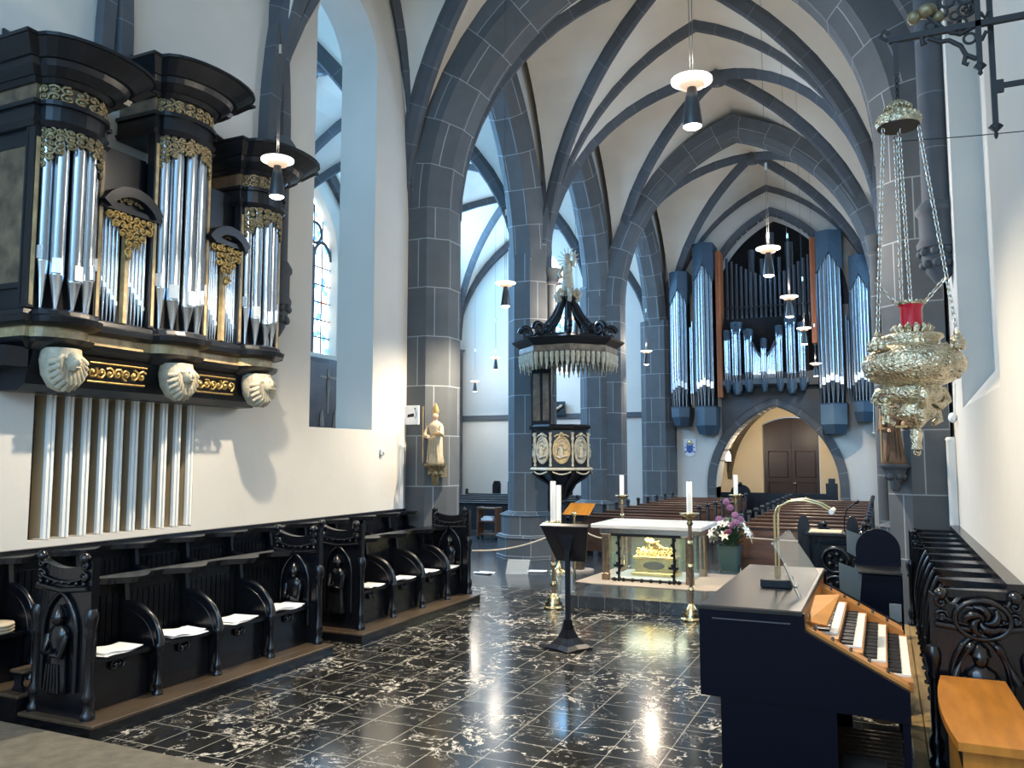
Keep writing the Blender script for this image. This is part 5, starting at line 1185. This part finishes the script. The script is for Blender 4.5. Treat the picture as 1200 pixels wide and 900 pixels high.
# dark screen benches before the tower arch
for x0, x1, z, lab in ((-5.0, -4.45, .0, 0), (-3.9, -1.6, 0, 1)): pass
sb = thing('screen_bench', (-3.3, 28.0, 0), 'dark high-backed bench with carved crest before the tower archway', 'bench')
MB().box(-5.0, 28.0, 0, -1.5, 28.06, 1.02).build('backrest', 'black_wood', sb)
MB().box(-5.0, 27.6, .4, -1.5, 28.0, .45).box(-4.98, 27.62, 0, -4.9, 28.0, .4).box(-1.6, 27.62, 0, -1.52, 28.0, .4).build('seat', 'black_wood', sb)
m = MB(); m.prism([(-4.35 + .32 * cos(a) * -1, 1.02 + .26 * sin(a)) for a in [pi * i / 10 for i in range(11)]], 'y', 28.0, 28.05); m.ball((-4.35, 28.0, 1.3), .07, 7); m.build('carved_crest', 'black_wood', sb)
MB().box(-1.7, 27.98, 0, -1.35, 28.08, 1.35).box(-1.62, 27.98, 1.35, -1.42, 28.08, 1.5).build('end_post', 'black_wood', sb)

# ================================================================== ORGAN CONSOLE
co = thing('organ_console', (-.5, 6.2, 0), 'black organ console with four keyboards and orange wood interior', 'organ console')
Y0, Y1 = 5.22, 7.30
side = [(-1.08, .74), (-1.08, 1.27), (-.46, 1.27), (-.46, 1.17), (.09, .88), (.09, .70), (-.05, .72)]
for y, nm in ((Y0, 'near_cheek'), (Y1 - .05, 'far_cheek')):
    MB().prism(side, 'y', y, y + .05).build('cheek', 'console_blue', co)
    b = MB().prism([(-.96, 0), (-.96, .74), (-.30, .74), (-.30, 0)], 'y', y + .01, y + .045); b.box(.045, y + .01, 0, .085, y + .05, .74); b.build('leg_panel', 'console_blue', co)
MB().bbox(-1.08, Y0 - .005, 1.25, -.47, Y1 + .005, 1.285, .008).build('lid', 'console_top', co)
m = MB().box(-1.0, Y0 - .008, 1.205, -.54, Y0 + .01, 1.212); m.build('lid_bead', 'grey_metal', co)
MB().box(-1.08, Y0 + .05, .74, -1.04, Y1 - .05, 1.25).box(-.96, Y0 + .04, 0, -.92, Y1 - .04, .74).build('back_panel', 'console_blue', co)
MB().box(-1.04, Y0 + .05, .74, .05, Y1 - .05, .78).build('floor_board', 'console_blue', co)
# orange interior: back, cheeks and key slips
MB().box(-.52, Y0 + .05, .8, -.48, Y1 - .05, 1.24).build('interior_back', 'console_wood', co)
for a, b in ((Y0 + .05, 5.50), (6.95, Y1 - .05)):
    MB().prism([(-.48, .80), (-.48, 1.17), (.085, .875), (.085, .80)], 'y', a, b).build('stop_jamb', 'console_wood', co)
for y in (Y0 + .052, 6.90): MB().prism([(-.48, .80), (-.48, 1.19), (-.46, 1.19), (.09, .90), (.09, .80)], 'y', y, y + .03).build('jamb_edge', 'console_wood', co)
for k in range(4):
    xf = -.30 + k * .135; z = 1.10 - k * .072; xb = xf - .20
    m = MB().box(xb + .02, 5.50, z - .07, xf + .008, 6.93, z - .012); m.build('key_slip', 'console_wood', co)
    ya, yb = 5.62, 6.80
    kb = MB().box(xf - .135, ya, z - .012, xf - .13, yb, z - .01); kb = kb.build('keyboard', 'ivory', co)
    m = MB(); n = 36
    for i in range(n): m.box(xf - .12, ya + (yb - ya) * i / n + .001, z - .012, xf, ya + (yb - ya) * (i + 1) / n - .001, z)
    m.build('white_keys', 'ivory', kb)
    m = MB()
    for i in range(n):
        if i % 7 not in (2, 6): y = ya + (yb - ya) * (i + 1) / n; m.box(xf - .135, y - .010, z, xf - .050, y + .010, z + .014)
    m.box(xf - .137, ya, z, xf - .125, yb, z + .02); m.build('black_keys', 'ebony', kb)
    m = MB()
    for i in range(14): m.lathe([(.007, 0), (.009, .012)], (xf - .145, 5.68 + i * .08, z + .03), 7)
    m.build('pistons', 'ivory', kb)
for i in range(5):
    for j in range(4):
        for y in (5.30, 7.0):
            m = MB(); m.lathe([(.007, 0), (.010, .022), (.004, .025)], (-.42 + i * .10, y + j * .05, 1.135 - i * .052), 8); m.build('stop_knob', 'ebony', co)
# pedals
m = MB()
for i in range(15):
    y = 5.6 + i * .09; m.box(-.55, y, .12, .05, y + .03, .16)
m.build('pedal_keys', 'worn_wood', co)
MB().box(-.9, 5.35, .04, .02, 7.15, .07).box(-.62, 5.4, .07, -.56, 7.1, .5).build('pedal_board', 'door_wood', co)
tag(MB().bbox(-.30, 5.35, .30, -.05, 5.75, .33, .005).box(-.28, 5.37, .0, -.24, 5.41, .30).box(-.1, 5.68, 0, -.06, 5.72, .3).box(-.28, 5.68, 0, -.24, 5.72, .3).box(-.1, 5.37, 0, -.06, 5.41, .3).build('kneehole_shelf', 'grey_metal', None, (-.17, 5.5, 0)), 'low dark shelf under the console keyboards', 'shelf')
# music desk: clear sheet on a strut, small wooden panel, arched brass lamp
md = thing('music_desk', (-.56, 6.2, 1.285), 'clear acrylic music desk leaning on the console top', 'music desk')
MB().rings([[(-.50, 5.72, 1.29), (-.50, 6.92, 1.29), (-.492, 6.92, 1.29), (-.492, 5.72, 1.29)], [(-.70, 5.78, 1.62), (-.70, 6.86, 1.62), (-.692, 6.86, 1.62), (-.692, 5.78, 1.62)]]).build('acrylic_sheet', 'clear_acrylic', md)
m = MB().tube([(-.62, 5.72, 1.50), (-.50, 5.70, 1.22), (-.47, 5.70, 1.14)], .010, 7).tube([(-.70, 5.78, 1.62), (-.70, 6.86, 1.62)], .006, 6); m.ball((-.55, 5.71, 1.36), .016, 8); m.build('strut', 'silver', md)
wp = thing('wooden_music_ledge', (-.44, 5.75, 1.16), 'small tilted orange wooden panel above the top keyboard', 'music ledge')
q = [(-.465, 5.52, 1.165), (-.355, 5.52, 1.150), (-.285, 5.80, 1.30), (-.435, 5.80, 1.285)]; m = MB(); m.rings([q, [(x - .004, y - .006, z + .012) for x, y, z in q]]); m.build('panel', 'console_wood', wp)
la = thing('console_lamp', (-.72, 6.2, 1.285), 'brass double-armed arched lamp standing on the console', 'lamp')
MB().bbox(-.82, 6.05, 1.286, -.62, 6.32, 1.345, .006).build('lamp_base', 'black_metal', la)
m = MB()
for y, dx in ((6.12, 0), (6.34, .0)):
    m.tube([(-.72 + dx, y if y < 6.3 else 6.31, 1.34), (-.72 + dx, y, 1.78), (-.70 + dx, y, 1.84), (-.62 + dx, y, 1.885), (-.52 + dx, y, 1.895), (-.42 + dx, y, 1.87), (-.34 + dx, y, 1.82)], .009, 7)
m.build('lamp_arms', 'brass', la)
m = MB(); m.tube([(-.34, 6.08, 1.82), (-.34, 6.38, 1.82)], .018, 8); m.build('lamp_head', 'ivory', la)
# bench
be = thing('organ_bench', (.5, 5.77, .05), 'polished orange-brown wooden organ bench beside the console', 'bench')
ps = [(.33 + .05 * abs(t) ** 2 - .0, 6.15 + t * .82) for t in [i / 8 - 1 for i in range(17)]]
MB().prism([(.255 + .05 * abs(t) ** 2, 5.77 + t * .73) for t in [i / 8 - 1 for i in range(17)]] + [(.69, 6.50), (.72, 5.04)], 'z', .655, .70).build('bench_top', 'bench_wood', be)
for y in (5.12, 6.34): MB().prism([(.33, .05), (.33, .655), (.66, .655), (.66, .05)], 'y', y, y + .05).build('bench_side', 'bench_wood', be)
MB().box(.36, 5.17, .36, .40, 6.34, .64).build('bench_rail', 'black_wood', be)
# plank walkway between console and stalls
pk = thing('plank_walkway', (.3, 8, 0), 'worn yellow-brown plank floor strip between console and right stalls', 'plank floor')
for i, (x0, x1) in enumerate(((.12, .22), (.225, .33), (.335, .45))): MB().bbox(x0, 4.5, 0, x1, 11.9, .05, .006).build('plank', 'plank_wood', pk)
tag(MB().bbox(.455, 4.5, 0, .845, 11.95, .05, .006).build('step_board', 'black_wood', None, (.6, 8, 0)), 'dark board base under the right wall stalls', 'platform')
# dark cabinet with arched back beyond the console
ca_ = thing('arched_cabinet', (-.05, 8.0, 0), 'black cabinet with round-arched back board beyond the console', 'cabinet')
MB().bbox(-.25, 7.75, .0, .11, 8.2, 1.20, .01).build('body', 'console_blue', ca_)
MB().bbox(-.27, 7.72, 1.20, .11, 8.2, 1.225, .006).build('shelf', 'case_wood', ca_)
MB().prism([(-.26, 1.22), (-.26, 1.36)] + [(-.075 - .185 * cos(a), 1.36 + .19 * sin(a)) for a in [pi * i / 14 for i in range(1, 14)]] + [(.11, 1.36), (.11, 1.22)], 'y', 8.16, 8.2).build('arched_back', 'console_blue', ca_)
for i, (x0, z0, x1, z1, y, lab) in enumerate(((-.38, 1.00, -.2, 1.30, 7.62, 'lower of two tilted grey panes beside the arched cabinet'), (-.34, 1.27, -.14, 1.52, 8.3, 'upper of two tilted grey panes beside the arched cabinet'))):
    m = MB(); m.rings([[(x0, y, z0 + .05), (x0, y, z1), (x1, y + .12, z1 - .08), (x1 - .03, y + .12, z0 - .06)], [(x0, y + .008, z0 + .05), (x0, y + .008, z1), (x1, y + .128, z1 - .08), (x1 - .03, y + .128, z0 - .06)]])
    o = tag(m.build('acrylic_shield', 'acrylic_grey', None, (x0, y, z0)), lab, 'panel', 'tilted grey panes')
    MB().tube([(x0 + .06, y + .06, z0 - .02), (x0 + .06, y + .06, 0 if i else .05)], .012, 6).build('stem', 'black_metal', o)
o = tag(MB().bbox(.0, 7.1 + .4, .86, .09, 7.52, 1.0, .002).build('acrylic_shield', 'acrylic_grey', None, (.0, 7.5, .7)), 'smallest grey pane, low before the arched cabinet', 'panel', 'tilted grey panes')
MB().tube([(.045, 7.51, .87), (.045, 7.51, .0)], .01, 6).build('stem', 'black_metal', o)
# reading desk with microphone
rd = thing('reading_desk', (-.55, 9.3, 0), 'dark reading desk with two round-headed posts beyond the console', 'reading desk')
for x, y in ((-.80, 9.3), (-.32, 9.3)):
    m = MB(); m.prism([(x - .06, 0), (x - .06, 1.45)] + [(x - .06 * cos(a), 1.45 + .13 * sin(a)) for a in [pi * i / 8 for i in range(1, 8)]] + [(x + .06, 1.45), (x + .06, 0)], 'y', y, y + .06); m.build('post', 'black_wood', rd)
MB().bbox(-.78, 9.1, 1.38, -.34, 9.5, 1.41, .006).build('desk_top', 'black_wood', rd)
MB().box(-.74, 9.34, .0, -.38, 9.36, 1.38).build('front_board', 'black_wood', rd)
tag(MB().bbox(-.74, 9.15, 1.411, -.42, 9.45, 1.425, .003).build('open_book', 'straw', None, (-.58, 9.3, 1.41)), 'pale open book on the reading desk', 'book')
mi = thing('microphone', (-.36, 9.2, 1.41), 'thin black gooseneck microphone rising from the reading desk', 'microphone')
MB().tube([(-.40, 9.4, 1.41), (-.40, 9.38, 1.55), (-.37, 9.35, 1.65), (-.28, 9.3, 1.72)], .007, 6).build('gooseneck', 'black_metal', mi)
MB().tube([(-.29, 9.305, 1.715), (-.25, 9.28, 1.74)], .014, 8).build('microphone_head', 'black_metal', mi)
MB().box(-.68, 9.0, 0, -.28, 9.05, 1.30).build('carved_front', 'black_wood', rd)
for y, z in ((8.99, .98), (8.985, 1.26)):
    m = MB(); m.tube([(-.48 + .12 * cos(i * pi / 9), y - .02, z - .1 + .12 * sin(i * pi / 9)) for i in range(18)], .022, 6, closed=True)
    for i in range(5): a = i * 2 * pi / 5; m.ball((-.48 + .06 * cos(a), y - .03, z - .1 + .06 * sin(a)), .03, 6)
    m.build('carved_roundel', 'black_wood', rd)
tag(MB().lathe([(.16, 0), (.18, .35), (.17, .42), (.10, .48), (.01, .50)], (-1.25, 9.6, 0), 16).build('round_stool', 'black_metal', None, (-1.25, 9.6, 0)), 'low round black stool behind the console', 'stool')

# ================================================================== SANCTUARY LAMP
sl = thing('sanctuary_lamp', (.15, 4.43, 2.3), 'ornate silver hanging sanctuary lamp with a red glass cup', 'hanging lamp')
lx, ly = .15, 4.43
def emboss(mb, prof, n, amp, seed):
    rnd = random.Random(seed)
    for r, z in prof:
        k = max(5, int(2 * pi * r / .032))
        for i in range(k):
            a = 2 * pi * (i + rnd.random() * .5) / k; mb.ball((lx + r * cos(a), ly + r * sin(a), z + rnd.uniform(-.006, .006)), amp * rnd.uniform(.6, 1.15), 5, sz=1.1)
m = MB(); m.lathe([(.01, 2.33), (.03, 2.345), (.05, 2.37), (.085, 2.39), (.095, 2.42), (.07, 2.445), (.075, 2.455), (.115, 2.475), (.13, 2.505), (.115, 2.53), (.12, 2.54), (.18, 2.565), (.225, 2.61), (.232, 2.65), (.215, 2.69), (.17, 2.725), (.125, 2.745), (.12, 2.76), (.14, 2.775), (.135, 2.79), (.10, 2.80), (.07, 2.80)], (lx, ly, 0), 36)
m.build('lamp_bowl', 'antique_silver', sl)
m = MB(); emboss(m, ((.190, 2.585), (.213, 2.605), (.224, 2.63), (.223, 2.655), (.212, 2.68), (.188, 2.705), (.158, 2.722), (.112, 2.49), (.122, 2.51), (.084, 2.40)), 0, .0125, 3)
for k in range(14): a = k * 2 * pi / 14; m.tube([(lx + .07 * cos(a), ly + .07 * sin(a), 2.80), (lx + .085 * cos(a), ly + .085 * sin(a), 2.825), (lx + .075 * cos(a), ly + .075 * sin(a), 2.845)], [.016, .018, .004], 6)
m.build('embossed_ornament', 'antique_silver', sl)
for k in range(3):
    a = R(-20 + 120 * k); m = MB(); m.ball((lx + .20 * cos(a), ly + .20 * sin(a), 2.75), .03, 8); m.ball((lx + .20 * cos(a), ly + .20 * sin(a), 2.785), .018, 7)
    for q in range(6): m.ball((lx + .215 * cos(a + .18 * (q % 3 - 1)), ly + .215 * sin(a + .18 * (q % 3 - 1)), 2.72 + .02 * (q // 3)), .018, 6)
    m.build('chain_boss', 'antique_silver', sl)
    # lower cherubs / scroll handles
    b = a + R(60); m = MB(); m.tube([(lx + r * cos(b), ly + r * sin(b), z) for r, z in ((.11, 2.53), (.17, 2.52), (.19, 2.48), (.15, 2.45), (.10, 2.47))], [.02, .024, .026, .024, .016], 7)
    m.tube([(lx + r * cos(b), ly + r * sin(b), z) for r, z in ((.08, 2.43), (.13, 2.42), (.14, 2.38), (.10, 2.36))], [.016, .02, .02, .014], 7); m.build('scroll_handle', 'antique_silver', sl)
ch = MB(); cxx, cyy = lx - .13, ly - .04
ch.lathe([(.018, 0), (.022, .03), (.014, .055)], (cxx, cyy, 2.40), 8).ball((cxx, cyy, 2.475), .017, 8).tube([(cxx, cyy, 2.445), (cxx - .035, cyy, 2.46), (cxx - .055, cyy, 2.475)], .006, 6).tube([(cxx, cyy, 2.445), (cxx + .03, cyy, 2.44)], .006, 6).tube([(cxx - .008, cyy, 2.40), (cxx - .015, cyy - .01, 2.355)], .008, 6).tube([(cxx + .008, cyy, 2.40), (cxx + .012, cyy - .01, 2.36)], .008, 6)
ch.build('cherub', 'antique_silver', sl)
MB().tube([(cxx - .055, cyy, 2.475), (cxx - .058, cyy, 2.32)], .002, 4).ball((cxx - .058, cyy, 2.315), .007, 6).build('cherub_chain', 'silver', sl)
m = MB(); m.lathe([(.025, -.10), (.02, -.07), (.03, -.03), (.02, 0)], (lx, ly, 2.335), 10).ball((lx, ly, 2.22), .018, 8); m.build('bottom_finial', 'antique_silver', sl)
m = MB(); m.lathe([(.048, 0), (.05, .02), (.05, .12), (.058, .14)], (lx, ly, 2.80), 20, caps=False); m.lathe([(.04, 0), (.04, .085), (.01, .09)], (lx, ly, 2.805), 16); m.build('red_glass_cup', 'red_glass', sl)
m = MB(); m.tube([(lx + .06 * cos(i * pi / 10), ly + .06 * sin(i * pi / 10), 2.945) for i in range(20)], .006, 6, closed=True)
for i in range(16): a = i * pi / 8; m.ball((lx + .062 * cos(a), ly + .062 * sin(a), 2.952), .010, 5)
m.build('cup_rim', 'antique_silver', sl)
# chains
def chain(mb, p, q, step=.029, r=.0034, ln=.0185):
    p, q = Vector(p), Vector(q); d = q - p; n = int(d.length / step); d.normalize(); x = d.orthogonal().normalized(); y = d.cross(x)
    for i in range(n):
        c = p + d * (i + .5) * step; w_ = x if i % 2 else y
        mb.tube([tuple(c + d * ln * cos(t) + w_ * .0095 * sin(t)) for t in [k * 2 * pi / 8 for k in range(8)]], r, 4, closed=True)
top = (lx - .02, ly, 3.87)
for k in range(3):
    a = R(-20 + 120 * k); m = MB(); chain(m, (lx + .20 * cos(a), ly + .20 * sin(a), 2.79), (top[0] + .092 * cos(a), top[1] + .092 * sin(a), 3.84)); m.build('chain', 'silver', sl)
m = MB(); chain(m, (lx, ly, 2.96), top); m.build('chain', 'silver', sl)
for s in (-1, 1): m = MB(); chain(m, (lx + s * .06, ly, 2.95), (lx + s * .155, ly - .02, 3.06)); m.build('chain', 'silver', sl)
m = MB(); m.lathe([(.10, 3.85), (.105, 3.86), (.105, 3.875), (.085, 3.91), (.05, 3.93), (.06, 3.945), (.045, 3.97), (.02, 3.985)], (top[0], ly, 0), 28)
rnd = random.Random(9)
for r, z in ((.10, 3.88), (.09, 3.90), (.058, 3.945)):
    for i in range(20): a = i * 2 * pi / 20; m.ball((top[0] + r * cos(a), ly + r * sin(a), z), .011, 5)
m.build('top_canopy', 'antique_silver', sl)
m = MB(); m.lathe([(.098, 3.845), (.098, 3.86), (.001, 3.862)], (top[0], ly, 0), 24); m.build('canopy_underside', 'iron', sl)
m = MB(); chain(m, (top[0], ly, 3.985), (top[0], ly, 4.12), .03, .005, .02); m.box(top[0] - .012, ly - .006, 4.12, top[0] + .014, ly + .006, 4.30); m.build('hook', 'iron', sl)
# iron bracket that carries it
br = thing('lamp_bracket', (.84, 4.43, 4.3), 'black wrought iron bracket with pierced tracery on the right wall', 'bracket')
y = 4.43
MB().box(.10, y - .012, 4.29, .85, y + .012, 4.32).tube([(.1, y, 4.305), (.06, y, 4.33), (.08, y, 4.36), (.11, y, 4.34)], .01, 6).build('arm', 'iron', br)
MB().box(.485, y - .012, 4.09, .51, y + .012, 4.75).lathe([(.004, -.045), (.012, -.035), (.008, -.02), (.03, 0), (.018, .015)], (.4975, y, 4.09), 8).build('pendant_bar', 'iron', br)
MB().box(.545, y + .05, 3.80, .57, y + .075, 4.9).lathe([(.004, -.06), (.01, -.045), (.008, -.025), (.035, 0), (.018, .015)], (.5575, y + .0625, 3.80), 8).build('long_bar', 'iron', br)
MB().box(.57, y + .055, 3.99, .85, y + .07, 4.015).tube([(.72, y + .06, 4.0), (.76, y + .06, 4.06), (.84, y + .06, 4.10)], .008, 5).box(.57, y + .05, 3.97, .60, y + .075, 4.03).build('stay', 'iron', br)
m = MB()
def ring(c, z, r, t=.007): m.tube([(c + r * cos(i * pi / 8), y, z + r * sin(i * pi / 8)) for i in range(16)], t, 5, closed=True)
for c, z, r in ((.45, 4.39, .035), (.43, 4.33, .02), (.46, 4.24, .026), (.40, 4.37, .02), (.39, 4.30, .022), (.34, 4.40, .03), (.29, 4.34, .022), (.455, 4.46, .04), (.37, 4.45, .03)):
    ring(c, z, r)
for c, z in ((.45, 4.39), (.455, 4.46)):
    for k in range(4): a = k * pi / 2; m.ball((c + .014 * cos(a), y, z + .014 * sin(a)), .011, 5)
m.tube([(.485, y, 4.13), (.44, y, 4.16), (.42, y, 4.21), (.37, y, 4.25), (.33, y, 4.25), (.28, y, 4.28)], .012, 6)
m.tube([(.44, y, 4.16), (.43, y, 4.12), (.45, y, 4.11)], .012, 6).tube([(.49, y, 4.30), (.42, y, 4.27), (.36, y, 4.30), (.26, y, 4.42)], .012, 6).tube([(.25, y, 4.29), (.255, y, 4.25), (.27, y, 4.26)], .012, 6)
m.tube([(.51, y, 4.22), (.53, y, 4.26), (.545, y, 4.25)], .01, 6).tube([(.51, y, 4.36), (.53, y, 4.33), (.545, y, 4.36)], .01, 6)
m.build('pierced_tracery', 'iron', br)
m = MB(); m.ball((.28, y, 4.42), .05, 8, sz=.7).ball((.22, y, 4.40), .035, 7).ball((.33, y, 4.38), .03, 7); m.build('gilt_leaf', 'dull_gilt', br)
tag(MB().tube([(.13, 5.2, 4.05), (.5, 5.2, 4.02), (.849, 5.2, 4.0)], .003, 5).build('stay_wire', 'iron', None, (.5, 5.2, 4.0)), 'thin wire running to the right wall behind the iron bracket', 'wire')
